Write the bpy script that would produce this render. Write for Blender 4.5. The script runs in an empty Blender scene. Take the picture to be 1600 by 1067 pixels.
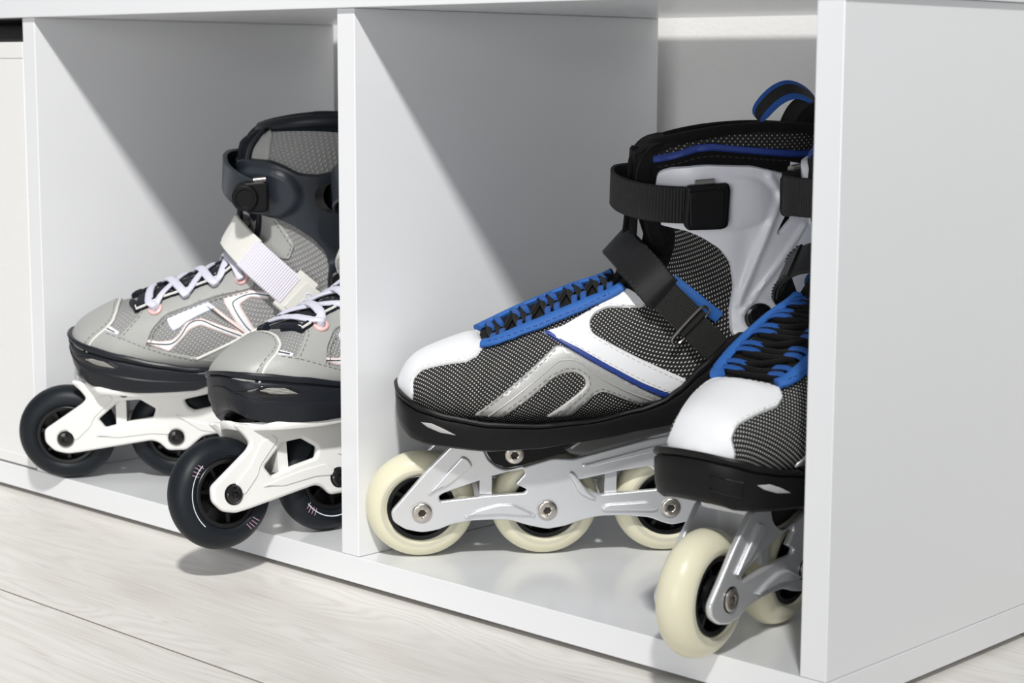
import bpy, bmesh, math, random
from mathutils import Vector, Matrix, Euler
from mathutils.bvhtree import BVHTree
from mathutils.geometry import delaunay_2d_cdt
random.seed(4)
S = bpy.context.scene
C = S.collection
R = math.radians
MM = .001

# ------------------------------------------------------------------ camera
cam_data = bpy.data.cameras.new('camera')
cam = bpy.data.objects.new('camera', cam_data); C.objects.link(cam); S.camera = cam
cam_data.sensor_width = 36.0
cam_data.lens = 2942.0 * 36.0 / 1600.0
cam_data.clip_start = .02
pitch, yaw, roll = R(8.190), R(43.788), R(.213)
fwd = Vector((-math.sin(yaw)*math.cos(pitch), math.cos(yaw)*math.cos(pitch), -math.sin(pitch)))
rt = Vector((math.cos(yaw), math.sin(yaw), 0)); up = rt.cross(fwd)
rt2 = rt*math.cos(roll) + up*math.sin(roll); up2 = -rt*math.sin(roll) + up*math.cos(roll)
m3 = Matrix((rt2, up2, -fwd)).transposed()
cam.matrix_world = Matrix.Translation((.91627, -.80915, .32079)) @ m3.to_4x4()
cam_data.dof.use_dof = True
cam_data.dof.focus_distance = 1.22
cam_data.dof.aperture_fstop = 13

# ------------------------------------------------------------------ light
w = bpy.data.worlds.new('World'); S.world = w; w.use_nodes = True
bg = w.node_tree.nodes['Background']
bg.inputs[0].default_value = (.93, .96, 1.0, 1); bg.inputs[1].default_value = .40
lamp_d = bpy.data.lights.new('studio_spot', 'SPOT'); lamp_d.energy = 775; lamp_d.color = (1, .985, .96)
lamp_d.spot_size = R(38); lamp_d.spot_blend = 1.0; lamp_d.shadow_soft_size = .12
lamp = bpy.data.objects.new('studio_spot', lamp_d); C.objects.link(lamp)
lamp.location = (1.90, -1.85, 2.81)
lamp.rotation_euler = (Vector((-.50, .05, .35))-lamp.location).to_track_quat('-Z', 'Y').to_euler()
fill_d = bpy.data.lights.new('fill_light', 'AREA'); fill_d.shape = 'RECTANGLE'; fill_d.size = 1.3; fill_d.size_y = 1.0; fill_d.energy = 26; fill_d.color = (.99, .99, 1)  # added unseen fill that brightens the compartment insides and back wall
fill = bpy.data.objects.new('fill_light', fill_d); C.objects.link(fill); fill.location = (1.25, -2.7, .42)
fill.rotation_euler = (Vector((0, .1, .2))-fill.location).to_track_quat('-Z', 'Y').to_euler()
S.view_settings.view_transform = 'Standard'
S.view_settings.look = 'None'
S.view_settings.exposure = -0.37
S.view_settings.gamma = 1.0
S.view_settings.use_curve_mapping = False

# ------------------------------------------------------------------ materials
def mat(name, col, rough=.5, metal=0., spec=.5, bump=0., bscale=400., coat=0., sss=0., sheen=0.):
    m = bpy.data.materials.new(name); m.use_nodes = True
    nt = m.node_tree; b = nt.nodes['Principled BSDF']
    b.inputs['Base Color'].default_value = (*col, 1)
    b.inputs['Roughness'].default_value = rough
    b.inputs['Metallic'].default_value = metal
    b.inputs['Specular IOR Level'].default_value = spec
    b.inputs['Coat Weight'].default_value = coat
    b.inputs['Coat Roughness'].default_value = .15
    b.inputs['Sheen Weight'].default_value = sheen
    if sss:
        b.inputs['Subsurface Weight'].default_value = sss
        b.inputs['Subsurface Radius'].default_value = (1, .9, .6)
        b.inputs['Subsurface Scale'].default_value = .004
    if bump:
        tc = nt.nodes.new('ShaderNodeTexCoord'); n = nt.nodes.new('ShaderNodeTexNoise')
        n.inputs['Scale'].default_value = bscale; n.inputs['Detail'].default_value = 3
        bp = nt.nodes.new('ShaderNodeBump'); bp.inputs['Strength'].default_value = bump
        bp.inputs['Distance'].default_value = .001
        nt.links.new(tc.outputs['Object'], n.inputs['Vector'])
        nt.links.new(n.outputs['Fac'], bp.inputs['Height'])
        nt.links.new(bp.outputs['Normal'], b.inputs['Normal'])
    return m

def dot_mat(name, base, dot, px, py, rad, rough=.8, gloss=.4, bump=.5, aspect=1.0):
    """woven mesh cloth: staggered thread dots laid out in the cloth's own UV metres"""
    m = bpy.data.materials.new(name); m.use_nodes = True
    nt = m.node_tree; b = nt.nodes['Principled BSDF']; L = nt.links
    def math_(op, a, c=None, v=None):
        n = nt.nodes.new('ShaderNodeMath'); n.operation = op
        if hasattr(a, 'links'): L.new(a, n.inputs[0])
        else: n.inputs[0].default_value = a
        if c is not None:
            if hasattr(c, 'links'): L.new(c, n.inputs[1])
            else: n.inputs[1].default_value = c
        return n.outputs[0]
    uv = nt.nodes.new('ShaderNodeUVMap'); sep = nt.nodes.new('ShaderNodeSeparateXYZ'); L.new(uv.outputs[0], sep.inputs[0])
    x = math_('DIVIDE', sep.outputs[0], px); y = math_('DIVIDE', sep.outputs[1], py)
    row = math_('FLOOR', y); half = math_('MULTIPLY', math_('MODULO', math_('ABSOLUTE', row), 2.0), .5)
    fx = math_('SUBTRACT', math_('FRACT', math_('ADD', x, half)), .5); fy = math_('SUBTRACT', math_('FRACT', y), .5)
    dx = math_('MULTIPLY', fx, px*1000); dy = math_('MULTIPLY', fy, py*1000*aspect)
    d = math_('SQRT', math_('ADD', math_('MULTIPLY', dx, dx), math_('MULTIPLY', dy, dy)))
    rmp = nt.nodes.new('ShaderNodeMapRange'); rmp.interpolation_type = 'SMOOTHSTEP'
    L.new(d, rmp.inputs[0]); rmp.inputs[1].default_value = rad*1.35; rmp.inputs[2].default_value = rad*.55
    mix = nt.nodes.new('ShaderNodeMix'); mix.data_type = 'RGBA'
    L.new(rmp.outputs[0], mix.inputs[0]); mix.inputs[6].default_value = (*base, 1); mix.inputs[7].default_value = (*dot, 1)
    L.new(mix.outputs[2], b.inputs['Base Color'])
    b.inputs['Roughness'].default_value = rough; b.inputs['Specular IOR Level'].default_value = gloss
    bp = nt.nodes.new('ShaderNodeBump'); bp.inputs['Strength'].default_value = bump; bp.inputs['Distance'].default_value = .0006
    L.new(rmp.outputs[0], bp.inputs['Height']); L.new(bp.outputs['Normal'], b.inputs['Normal'])
    return m

def rib_mat(name, col, col2, period, rough=.7, strength=.8, axis=0, split=None):
    """webbing: ribs across the band (UV u), optional second colour down its middle (UV v)"""
    m = bpy.data.materials.new(name); m.use_nodes = True
    nt = m.node_tree; b = nt.nodes['Principled BSDF']; L = nt.links
    uv = nt.nodes.new('ShaderNodeUVMap'); sep = nt.nodes.new('ShaderNodeSeparateXYZ'); L.new(uv.outputs[0], sep.inputs[0])
    a = nt.nodes.new('ShaderNodeMath'); a.operation = 'MULTIPLY'; L.new(sep.outputs[axis], a.inputs[0]); a.inputs[1].default_value = 2*math.pi/period
    s = nt.nodes.new('ShaderNodeMath'); s.operation = 'SINE'; L.new(a.outputs[0], s.inputs[0])
    mr = nt.nodes.new('ShaderNodeMapRange'); L.new(s.outputs[0], mr.inputs[0]); mr.inputs[1].default_value = -1; mr.inputs[2].default_value = .6
    mix = nt.nodes.new('ShaderNodeMix'); mix.data_type = 'RGBA'; L.new(mr.outputs[0], mix.inputs[0])
    mix.inputs[6].default_value = (*col2, 1); mix.inputs[7].default_value = (*col, 1)
    out = mix.outputs[2]
    if split:
        ab = nt.nodes.new('ShaderNodeMath'); ab.operation = 'ABSOLUTE'; L.new(sep.outputs[1], ab.inputs[0])
        gt = nt.nodes.new('ShaderNodeMath'); gt.operation = 'LESS_THAN'; L.new(ab.outputs[0], gt.inputs[0]); gt.inputs[1].default_value = split[0]
        mx = nt.nodes.new('ShaderNodeMix'); mx.data_type = 'RGBA'; L.new(gt.outputs[0], mx.inputs[0]); L.new(out, mx.inputs[6]); mx.inputs[7].default_value = (*split[1], 1)
        out = mx.outputs[2]
    L.new(out, b.inputs['Base Color']); b.inputs['Roughness'].default_value = rough
    bp = nt.nodes.new('ShaderNodeBump'); bp.inputs['Strength'].default_value = strength; bp.inputs['Distance'].default_value = .0008
    L.new(s.outputs[0], bp.inputs['Height']); L.new(bp.outputs['Normal'], b.inputs['Normal'])
    return m

def floor_mat():
    m = bpy.data.materials.new('pale_oak_laminate'); m.use_nodes = True
    nt = m.node_tree; b = nt.nodes['Principled BSDF']; L = nt.links; N = nt.nodes.new
    tc = N('ShaderNodeTexCoord'); sep = N('ShaderNodeSeparateXYZ'); L.new(tc.outputs['Object'], sep.inputs[0])
    def mth(op, a, c=None):
        n = N('ShaderNodeMath'); n.operation = op
        for i, q in enumerate((a, c)):
            if q is None: continue
            if hasattr(q, 'links'): L.new(q, n.inputs[i])
            else: n.inputs[i].default_value = q
        return n.outputs[0]
    yy = mth('DIVIDE', mth('ADD', sep.outputs[1], .167), .193)
    row = mth('FLOOR', yy); fy = mth('FRACT', yy)
    xx = mth('DIVIDE', mth('ADD', sep.outputs[0], mth('ADD', mth('MULTIPLY', row, .517), .75)), 1.38); col = mth('FLOOR', xx); fx = mth('FRACT', xx)
    seed = mth('ADD', mth('MULTIPLY', row, 3.71), mth('MULTIPLY', col, 7.13))
    cmb = N('ShaderNodeCombineXYZ'); L.new(mth('MULTIPLY', sep.outputs[0], 3.0), cmb.inputs[0]); L.new(mth('MULTIPLY', sep.outputs[1], 13.), cmb.inputs[1]); L.new(seed, cmb.inputs[2])
    # cathedral figure: rings of a stretched noise field
    n1 = N('ShaderNodeTexNoise'); n1.inputs['Scale'].default_value = 1.0; n1.inputs['Detail'].default_value = 2.0; n1.inputs['Distortion'].default_value = .6
    L.new(cmb.outputs[0], n1.inputs['Vector'])
    rings = mth('SINE', mth('MULTIPLY', n1.outputs['Fac'], 135.))
    cmb2 = N('ShaderNodeCombineXYZ'); L.new(mth('MULTIPLY', sep.outputs[0], 16.), cmb2.inputs[0]); L.new(mth('MULTIPLY', sep.outputs[1], 900.), cmb2.inputs[1]); L.new(seed, cmb2.inputs[2])
    n2 = N('ShaderNodeTexNoise'); n2.inputs['Scale'].default_value = 1.0; n2.inputs['Detail'].default_value = 4.0
    L.new(cmb2.outputs[0], n2.inputs['Vector'])
    n3 = N('ShaderNodeTexNoise'); n3.inputs['Scale'].default_value = 1.7; n3.inputs['Detail'].default_value = 2.0; L.new(cmb.outputs[0], n3.inputs['Vector'])
    mask = N('ShaderNodeMapRange'); L.new(n3.outputs['Fac'], mask.inputs[0]); mask.inputs[1].default_value = .42; mask.inputs[2].default_value = .60
    v = mth('ADD', mth('MULTIPLY', n2.outputs['Fac'], .50), mth('ADD', mth('MULTIPLY', mth('MULTIPLY', rings, mask.outputs[0]), .11), mth('MULTIPLY', n3.outputs['Fac'], .48)))
    r = N('ShaderNodeValToRGB'); L.new(v, r.inputs[0])
    r.color_ramp.elements[0].position = .28; r.color_ramp.elements[0].color = (.60, .555, .505, 1)
    r.color_ramp.elements[1].position = .72; r.color_ramp.elements[1].color = (.86, .845, .80, 1)
    e = r.color_ramp.elements.new(.46); e.color = (.79, .765, .725, 1)
    # seams
    sy = mth('LESS_THAN', mth('ABSOLUTE', mth('SUBTRACT', fy, .0)), .0085)
    sx = mth('LESS_THAN', fx, .0009)
    seam = mth('MAXIMUM', sy, sx)
    mx = N('ShaderNodeMix'); mx.data_type = 'RGBA'; L.new(seam, mx.inputs[0]); L.new(r.outputs[0], mx.inputs[6]); mx.inputs[7].default_value = (.26, .225, .19, 1)
    L.new(mx.outputs[2], b.inputs['Base Color'])
    b.inputs['Roughness'].default_value = .42; b.inputs['Specular IOR Level'].default_value = .35
    bp = N('ShaderNodeBump'); bp.inputs['Strength'].default_value = .25; bp.inputs['Distance'].default_value = .0005
    L.new(v, bp.inputs['Height']); L.new(bp.outputs[0], b.inputs['Normal'])
    return m

M = {}
M['board'] = mat('white_melamine', (.81, .82, .84), .17, spec=.5, bump=.05, bscale=900)
M['wall'] = mat('painted_plaster', (.91, .905, .89), .75, bump=.28, bscale=300, spec=.3)
M['floor'] = floor_mat()
M['box'] = mat('white_canvas', (.84, .84, .83), .9, bump=.5, bscale=1500)
M['dark_matte'] = mat('charcoal_matte', (.035, .035, .038), .95, bump=.6, bscale=900)  # even dark tone for the added gap filler and the cabinet feet
M['black'] = mat('black_plastic', (.006, .006, .007), .42, spec=.22, bump=.12, bscale=1500)
M['black_gloss'] = mat('black_gloss', (.008, .008, .009), .12)
M['black_cloth'] = mat('black_cloth', (.005, .005, .006), .95, spec=.2, bump=.6, bscale=1800, sheen=.04)
M['black_leather'] = mat('black_leather', (.008, .008, .009), .42, spec=.3, bump=.08, bscale=900)
M['mesh_black'] = dot_mat('black_mesh_white_dots', (.012, .012, .012), (.70, .69, .66), .0027, .00155, .47, bump=.9)
M['mesh_collar'] = dot_mat('black_mesh_small_dots', (.010, .010, .010), (.50, .49, .45), .0034, .0018, .42, bump=.7)
M['white_leather'] = mat('white_leather', (.79, .80, .82), .40, bump=.08, bscale=900)
M['silver_leather'] = mat('silver_synthetic', (.52, .52, .51), .33, metal=.45, bump=.05, bscale=900)
M['blue'] = mat('blue_tape', (.018, .115, .40), .62, bump=.3, bscale=2600)
M['blue_dark'] = mat('blue_piping', (.016, .045, .25), .5)
M['blue_webbing'] = rib_mat('blue_webbing', (.018, .14, .52), (.006, .04, .2), .0009, strength=.6)
M['stitch_white'] = mat('pale_thread', (.62, .61, .58), .8)
M['stitch_grey'] = mat('grey_thread', (.16, .16, .155), .8)
M['stitch_black'] = mat('black_thread', (.02, .02, .02), .8)
M['aluminium'] = mat('cast_aluminium', (.74, .75, .77), .28, metal=.6, bump=.06, bscale=1600)
M['gunmetal'] = mat('dark_chrome_plastic', (.10, .10, .10), .22, metal=.5)
M['nickel'] = mat('nickel_bolt', (.56, .52, .475), .30, metal=1.)
M['socket'] = mat('socket_shade', (.05, .045, .04), .5, metal=.5)  # shade inside the hexagon sockets put into the colour
M['steel'] = mat('steel_wire', (.34, .32, .30), .28, metal=1.)
M['pu_cream'] = mat('cream_urethane', (.76, .73, .555), .32, spec=.4, sss=.35, bump=.10, bscale=160)
M['pu_dark'] = mat('navy_black_urethane', (.009, .012, .016), .45, spec=.25, bump=.05, bscale=900)
M['hub'] = mat('black_hub', (.007, .007, .008), .34, spec=.4)
M['cuff_white'] = mat('bluish_white_plastic', (.87, .89, .95), .32, coat=.15)
M['navy_cuff'] = mat('navy_grey_plastic', (.024, .030, .039), .34, spec=.4, bump=.05, bscale=1500)
M['navy'] = mat('navy_plastic', (.012, .014, .019), .36, spec=.3, bump=.05, bscale=1500)
M['navy_cloth'] = mat('navy_cloth', (.009, .012, .019), .9, spec=.2, bump=.6, bscale=1600, sheen=.05)
M['white_plastic'] = mat('white_plastic', (.84, .835, .81), .30, sss=.08)
M['grey_leather'] = mat('light_grey_leather', (.38, .385, .37), .42, bump=.12, bscale=700)
M['mesh_grey'] = dot_mat('grey_mesh', (.27, .27, .268), (.46, .46, .455), .0036, .0020, .80, bump=1.0)
M['mesh_grey_fine'] = dot_mat('fine_grey_mesh', (.36, .36, .365), (.55, .55, .56), .0022, .0014, .5, bump=1.0)
M['mesh_strap'] = dot_mat('grey_reflective_mesh', (.16, .16, .15), (.66, .64, .58), .0010, .0010, .27, bump=.3)
M['cream_leather'] = mat('off_white_leather', (.74, .735, .69), .45, bump=.12, bscale=700)
M['lav_webbing'] = rib_mat('lavender_webbing', (.86, .84, .92), (.70, .67, .77), .0019, strength=.4)
M['black_webbing'] = rib_mat('black_ribbed_webbing', (.013, .012, .012), (.006, .006, .006), .0020, strength=.5)
M['black_webbing2'] = rib_mat('black_fine_webbing', (.022, .021, .019), (.005, .005, .005), .0016, axis=1, strength=.8)
M['lav_lace'] = mat('lavender_lace', (.74, .74, .86), .8, bump=.6, bscale=1600)
M['pink'] = mat('pink_eyelet', (.86, .52, .50), .35)
M['pink_print'] = mat('pale_pink_print', (.85, .70, .68), .4)
M['white_print'] = mat('white_print', (.84, .86, .90), .32)
M['ice_print'] = mat('ice_blue_print', (.74, .80, .92), .35)
M['dark_print'] = mat('dark_print', (.04, .045, .05), .4)
M['reflector'] = mat('grey_reflector', (.45, .45, .45), .4, bump=.4, bscale=2500)
M['pull_loop'] = rib_mat('blue_edged_black_tape', (.015, .12, .50), (.008, .07, .33), .0012, axis=1, strength=.4, split=(.0062, (.006, .006, .006)))
M['lining'] = mat('dark_lining', (.010, .010, .012), .95)
M['print_pink'] = mat('dusty_pink_print', (.42, .27, .33), .5)

# ------------------------------------------------------------------ mesh helpers
def mesh_obj(name, verts, faces, m, parent=None, uvs=None, smooth=True, angle=40, fmats=None, mats=None):
    me = bpy.data.meshes.new(name); me.from_pydata([tuple(v) for v in verts], [], faces); me.update()
    if uvs is not None:
        ul = me.uv_layers.new(name='UVMap')
        for p in me.polygons:
            for li in p.loop_indices:
                ul.data[li].uv = uvs(p.index, me.loops[li].vertex_index) if callable(uvs) else uvs[me.loops[li].vertex_index]
    for mm in (mats or [m]): me.materials.append(mm)
    if fmats:
        for p, i in zip(me.polygons, fmats): p.material_index = i
    if smooth:
        for p in me.polygons: p.use_smooth = True
        try: me.set_sharp_from_angle(angle=R(angle))
        except Exception: pass
    o = bpy.data.objects.new(name, me); C.objects.link(o)
    if parent is not None: o.parent = parent
    return o

class MB:
    def __init__(s): s.v = []; s.f = []; s.uv = []
    def add(s, v, f, uv=None):
        k = len(s.v); s.v += [Vector(p) for p in v]; s.f += [tuple(i+k for i in q) for q in f]
        s.uv += (uv if uv else [(0, 0)]*len(v)); return s
    def box(s, lo, hi):
        x0, y0, z0 = lo; x1, y1, z1 = hi
        return s.add([(x0,y0,z0),(x1,y0,z0),(x1,y1,z0),(x0,y1,z0),(x0,y0,z1),(x1,y0,z1),(x1,y1,z1),(x0,y1,z1)],
                     [(0,3,2,1),(4,5,6,7),(0,1,5,4),(1,2,6,5),(2,3,7,6),(3,0,4,7)])
    def obox(s, c, ax, ay, az):
        c = Vector(c); ax, ay, az = Vector(ax), Vector(ay), Vector(az)
        p = [c+ax*i+ay*j+az*k for k in (-1,1) for (i,j) in ((-1,-1),(1,-1),(1,1),(-1,1))]
        return s.add(p, [(0,3,2,1),(4,5,6,7),(0,1,5,4),(1,2,6,5),(2,3,7,6),(3,0,4,7)])
    def lathe_y(s, prof, c=(0,0,0), n=48):
        """prof: list of (radius, y) ; axis along local y"""
        c = Vector(c); k = len(prof); v = []; f = []
        for i in range(n):
            a = 2*math.pi*i/n
            for (r, y) in prof: v.append(c+Vector((r*math.cos(a), y, r*math.sin(a))))
        for i in range(n):
            j = (i+1) % n
            for q in range(k-1): f.append((i*k+q, i*k+q+1, j*k+q+1, j*k+q))
        return s.add(v, f)
    def tube(s, pts, r, n=8, closed=False, flat=None):
        """flat=(dir, factor): squash the section along dir"""
        pts = [Vector(p) for p in pts]; v = []; f = []; uv = []; N = len(pts); L = 0; prev = None
        for i, p in enumerate(pts):
            a = pts[(i-1) % N] if (closed or i > 0) else p; b = pts[(i+1) % N] if (closed or i < N-1) else p
            t = (b-a).normalized()
            if prev is None:
                prev = Vector((0,0,1)) if abs(t.z) < .9 else Vector((0,1,0))
            n1 = (prev - t*prev.dot(t)).normalized(); n2 = t.cross(n1); prev = n1
            if i: L += (p-pts[i-1]).length
            rr = r[i] if isinstance(r, (list, tuple)) else r
            for k in range(n):
                an = 2*math.pi*k/n; d = n1*math.cos(an)+n2*math.sin(an)
                if flat:
                    fd = flat[0][i] if isinstance(flat[0], list) else Vector(flat[0])
                    d = d - fd*(d.dot(fd))*(1-flat[1])
                v.append(p+d*rr); uv.append((L, k/n*.01))
        for i in range(N if closed else N-1):
            j = (i+1) % N
            for k in range(n): f.append((i*n+k, i*n+(k+1) % n, j*n+(k+1) % n, j*n+k))
        if not closed:
            f.append(tuple(range(n-1, -1, -1))); f.append(tuple((N-1)*n+k for k in range(n)))
        return s.add(v, f, uv)
    def band(s, pts, wd, width, thick, edge=.25):
        """flat strap along pts, its width along wd (vector or list)"""
        pts = [Vector(p) for p in pts]; N = len(pts); L = 0; v = []; f = []; uv = []
        for i, p in enumerate(pts):
            t = (pts[min(i+1, N-1)]-pts[max(i-1, 0)]).normalized()
            d = Vector(wd[i] if isinstance(wd, list) else wd); d = (d - t*d.dot(t)).normalized(); n = t.cross(d)
            if i: L += (p-pts[i-1]).length
            W = (width[i] if isinstance(width, (list, tuple)) else width)/2; h = thick/2; e = min(h, W)*.7
            sec = [(-W, -h+e), (-W, h-e), (-W+e, h), (W-e, h), (W, h-e), (W, -h+e), (W-e, -h), (-W+e, -h)]
            for (a, b) in sec: v.append(p+d*a+n*b); uv.append((L, a))
        for i in range(N-1):
            for k in range(8): f.append((i*8+k, i*8+(k+1) % 8, (i+1)*8+(k+1) % 8, (i+1)*8+k))
        f.append(tuple(range(7, -1, -1))); f.append(tuple((N-1)*8+k for k in range(8)))
        return s.add(v, f, uv)
    def build(s, name, m, parent=None, smooth=True, angle=40):
        return mesh_obj(name, s.v, s.f, m, parent, uvs=s.uv, smooth=smooth, angle=angle)

def catmull(pts, n=8, closed=False):
    pts = [Vector(p) for p in pts]; N = len(pts); out = []
    rng = N if closed else N-1
    for i in range(rng):
        p0 = pts[(i-1) % N] if (closed or i > 0) else pts[0]*2-pts[1]
        p1 = pts[i]; p2 = pts[(i+1) % N]
        p3 = pts[(i+2) % N] if (closed or i+2 < N) else pts[N-1]*2-pts[N-2]
        for k in range(n):
            t = k/n
            out.append(.5*((2*p1)+(p2-p0)*t+(2*p0-5*p1+4*p2-p3)*t*t+(3*p1-p0-3*p2+p3)*t**3))
    if not closed: out.append(pts[-1])
    return out

def chaikin(poly, k=2, q=.25):
    for _ in range(k):
        o = []
        for i in range(len(poly)):
            a = poly[i]; b = poly[(i+1) % len(poly)]
            o.append((a[0]*(1-q)+b[0]*q, a[1]*(1-q)+b[1]*q)); o.append((a[0]*q+b[0]*(1-q), a[1]*q+b[1]*(1-q)))
        poly = o
    return poly

def round_poly(poly, r=2.0, n=4):
    """round every corner with radius about r (same unit as poly)"""
    out = []
    N = len(poly)
    for i in range(N):
        a, b, c = (Vector(poly[(i+j-1) % N]) for j in range(3))
        u = a-b; v = c-b; d = min(r, u.length*.45, v.length*.45)
        p = b+u.normalized()*d; q = b+v.normalized()*d
        for k in range(n+1):
            t = k/n; out.append(tuple(p*(1-t)**2+b*2*t*(1-t)+q*t*t))
    return out

def plate(name, polys, w0, w1, m, parent, bevel=.0008, res=2):
    """solid plate in the skate's side plane: polys (mm) outline + holes, between lateral w0 and w1 (mm, + = outer side)"""
    cu = bpy.data.curves.new(name, 'CURVE'); cu.dimensions = '2D'; cu.fill_mode = 'BOTH'
    th = abs(w1-w0)*MM/2
    bevel = min(bevel, th*.9)
    cu.extrude = th-bevel; cu.bevel_depth = bevel; cu.bevel_resolution = res; cu.offset = -bevel
    for p in polys:
        sp = cu.splines.new('POLY'); sp.points.add(len(p)-1); sp.use_cyclic_u = True
        for q, (x, y) in zip(sp.points, p): q.co = (x*MM, y*MM, 0, 1)
    ob = bpy.data.objects.new(name+'_curve', cu); C.objects.link(ob)
    dg = bpy.context.evaluated_depsgraph_get()
    me = bpy.data.meshes.new_from_object(ob.evaluated_get(dg))
    bpy.data.objects.remove(ob); bpy.data.curves.remove(cu)
    wm = (w0+w1)/2*MM
    for v in me.vertices: v.co = Vector((v.co.x, -v.co.z-wm, v.co.y))
    me.materials.clear(); me.materials.append(m)
    for p in me.polygons: p.use_smooth = True
    me.set_sharp_from_angle(angle=R(35))
    o = bpy.data.objects.new(name, me); C.objects.link(o); o.parent = parent
    return o

def join(objs, name):
    """several pieces of one part into the first object's mesh"""
    bm = bmesh.new(); mats = []
    for o in objs:
        base = len(bm.faces)
        idx = []
        for mm in o.data.materials:
            if mm not in mats: mats.append(mm)
            idx.append(mats.index(mm))
        bm.from_mesh(o.data); bm.faces.ensure_lookup_table()
        for f in bm.faces[base:]: f.material_index = idx[f.material_index] if idx else 0
    me = bpy.data.meshes.new(name); bm.to_mesh(me); bm.free()
    for mm in mats: me.materials.append(mm)
    o = objs[0]; par = o.parent
    for q in objs[1:]: bpy.data.objects.remove(q)
    o.data = me; o.name = name; o.parent = par
    return o

# ------------------------------------------------------------------ boot surface
class Loft:
    skew = 4.0; crest = 6.0; dip = 8.5
    """rows: Fs,Fh,Bs,Bh,W,k,n in mm; section ring from the front/top curve F round to the back/bottom curve B"""
    def __init__(s, rows): s.rows = [tuple(r) for r in rows]; s.N = len(rows)
    def row(s, t):
        t = max(0, min(s.N-1, t)); i = min(int(t), s.N-2); u = t-i; r = s.rows
        p1, p2 = r[i], r[i+1]; p0 = r[i-1] if i else tuple(2*a-b for a, b in zip(p1, p2)); p3 = r[i+2] if i+2 < s.N else tuple(2*b-a for a, b in zip(p1, p2))
        return [.5*((2*b)+(c-a)*u+(2*a-5*b+4*c-d)*u*u+(3*b-a-3*c+d)*u**3) for a, b, c, d in zip(p0, p1, p2, p3)]
    def P(s, t, th, off=0.):
        Fs, Fh, Bs, Bh, W, k, n = s.row(t); c, q = math.cos(th), math.sin(th)
        a = math.copysign(abs(c)**(2/n), c); l = math.copysign(abs(q)**(2/n), q)
        x = (Fs+Bs)/2+(Fs-Bs)/2*a; z = (Fh+Bh)/2+(Fh-Bh)/2*a; y = -W*l*(1-k*a)
        if 3.6 < t < 9.0 and a > 0:   # the laced throat lies lower than its two edges
            wt = min(1, (t-3.6)/.7)*min(1, (9.0-t)/1.2); wt = wt*wt*(3-2*wt)
            z -= wt*s.dip*max(0, 1-(y/23.)**2)
        if t > 12.5: z += (t-12.5)/2.5*(s.skew*l+s.crest*(1-a*a))
        v = Vector((x, y, z))*MM
        if off:
            e = 1e-3
            du = s.P(min(t+e*5, s.N-1), th)-s.P(max(t-e*5, 0), th); dv = s.P(t, th+e)-s.P(t, th-e)
            nn = du.cross(dv)
            if nn.length > 1e-12:
                nn.normalize()
                mid = Vector(((Fs+Bs)/2, 0, (Fh+Bh)/2))*MM
                if nn.dot(v-mid) < 0: nn = -nn
                v = v+nn*off*MM
        return v
    def build(s, name, m, parent, nt=8, nth=72, m2=None, cond=None, inner=True):
        own = [0.]*nth; prevring = None
        T = [(s.N-1)*i/(nt*(s.N-1)) for i in range(nt*(s.N-1)+1)]
        V = []; UV = []; F = []; FM = []
        Lm = 0; prev = None
        for t in T:
            ring = [s.P(t, 2*math.pi*k/nth) for k in range(nth)]
            sidept = ring[nth//4]
            mid = ring[nth//8]
            if prev is not None: Lm += (mid-prev).length
            if prevring is not None:
                dm = (mid-prev).length
                for k in range(nth): own[k] += (ring[k]-prevring[k]).length if t < 5.5 else dm
            prev = mid; prevring = ring
            g = 0
            gs = [0]
            for k in range(1, nth): g += (ring[k]-ring[k-1]).length; gs.append(g)
            tot = g+(ring[0]-ring[-1]).length
            for k in range(nth):
                V.append(ring[k]); q = gs[k] if k <= nth//2 else gs[k]-tot
                UV.append((own[k]+5, q+10))
        n = nth
        for i in range(len(T)-1):
            for k in range(n):
                F.append((i*n+k, (i+1)*n+k, (i+1)*n+(k+1) % n, i*n+(k+1) % n))
                FM.append(1 if (cond and cond(T[i], 2*math.pi*k/n)) else 0)
        F.append(tuple(range(n))); FM.append(0)
        s.nv = len(V)
        if inner:   # lining going down inside the collar
            base = (len(T)-1)*n; last = base
            cen = sum((V[base+k] for k in range(n)), Vector())/n
            for (sc, dz) in ((.93, 2), (.86, -3), (.84, -30), (.80, -75)):
                st = len(V)
                for k in range(n):
                    p = V[base+k]; V.append(Vector((cen.x+(p.x-cen.x)*sc, p.y*sc, p.z+dz*MM))); UV.append(UV[base+k])
                for k in range(n): F.append((last+k, st+k, st+(k+1) % n, last+(k+1) % n)); FM.append(1 if m2 else 0)
                last = st
            F.append(tuple(last+k for k in range(n))); FM.append(1 if m2 else 0)
        o = mesh_obj(name, V, F, m, parent, uvs=UV, fmats=FM, mats=[m]+([m2] if m2 else []), angle=60)
        # fix UV wrap at the underside is hidden inside the sole
        bm = bmesh.new(); bm.from_mesh(o.data); bmesh.ops.recalc_face_normals(bm, faces=bm.faces); bm.to_mesh(o.data); bm.free()
        NF = (len(T)-1)*n
        s.bvh = BVHTree.FromPolygons([v.copy() for v in V[:s.nv]], F[:NF]+[tuple(range(n))])
        s.Q = F[:NF]+[tuple(range(n))]; s.VV = [v.copy() for v in V[:s.nv]]
        vn = [Vector() for _ in s.VV]
        for q in s.Q:
            nn = (s.VV[q[2]]-s.VV[q[0]]).cross(s.VV[q[3]]-s.VV[q[1]])
            for i in q: vn[i] += nn
        s.vn = [v.normalized() if v.length > 0 else v for v in vn]
        return o

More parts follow.
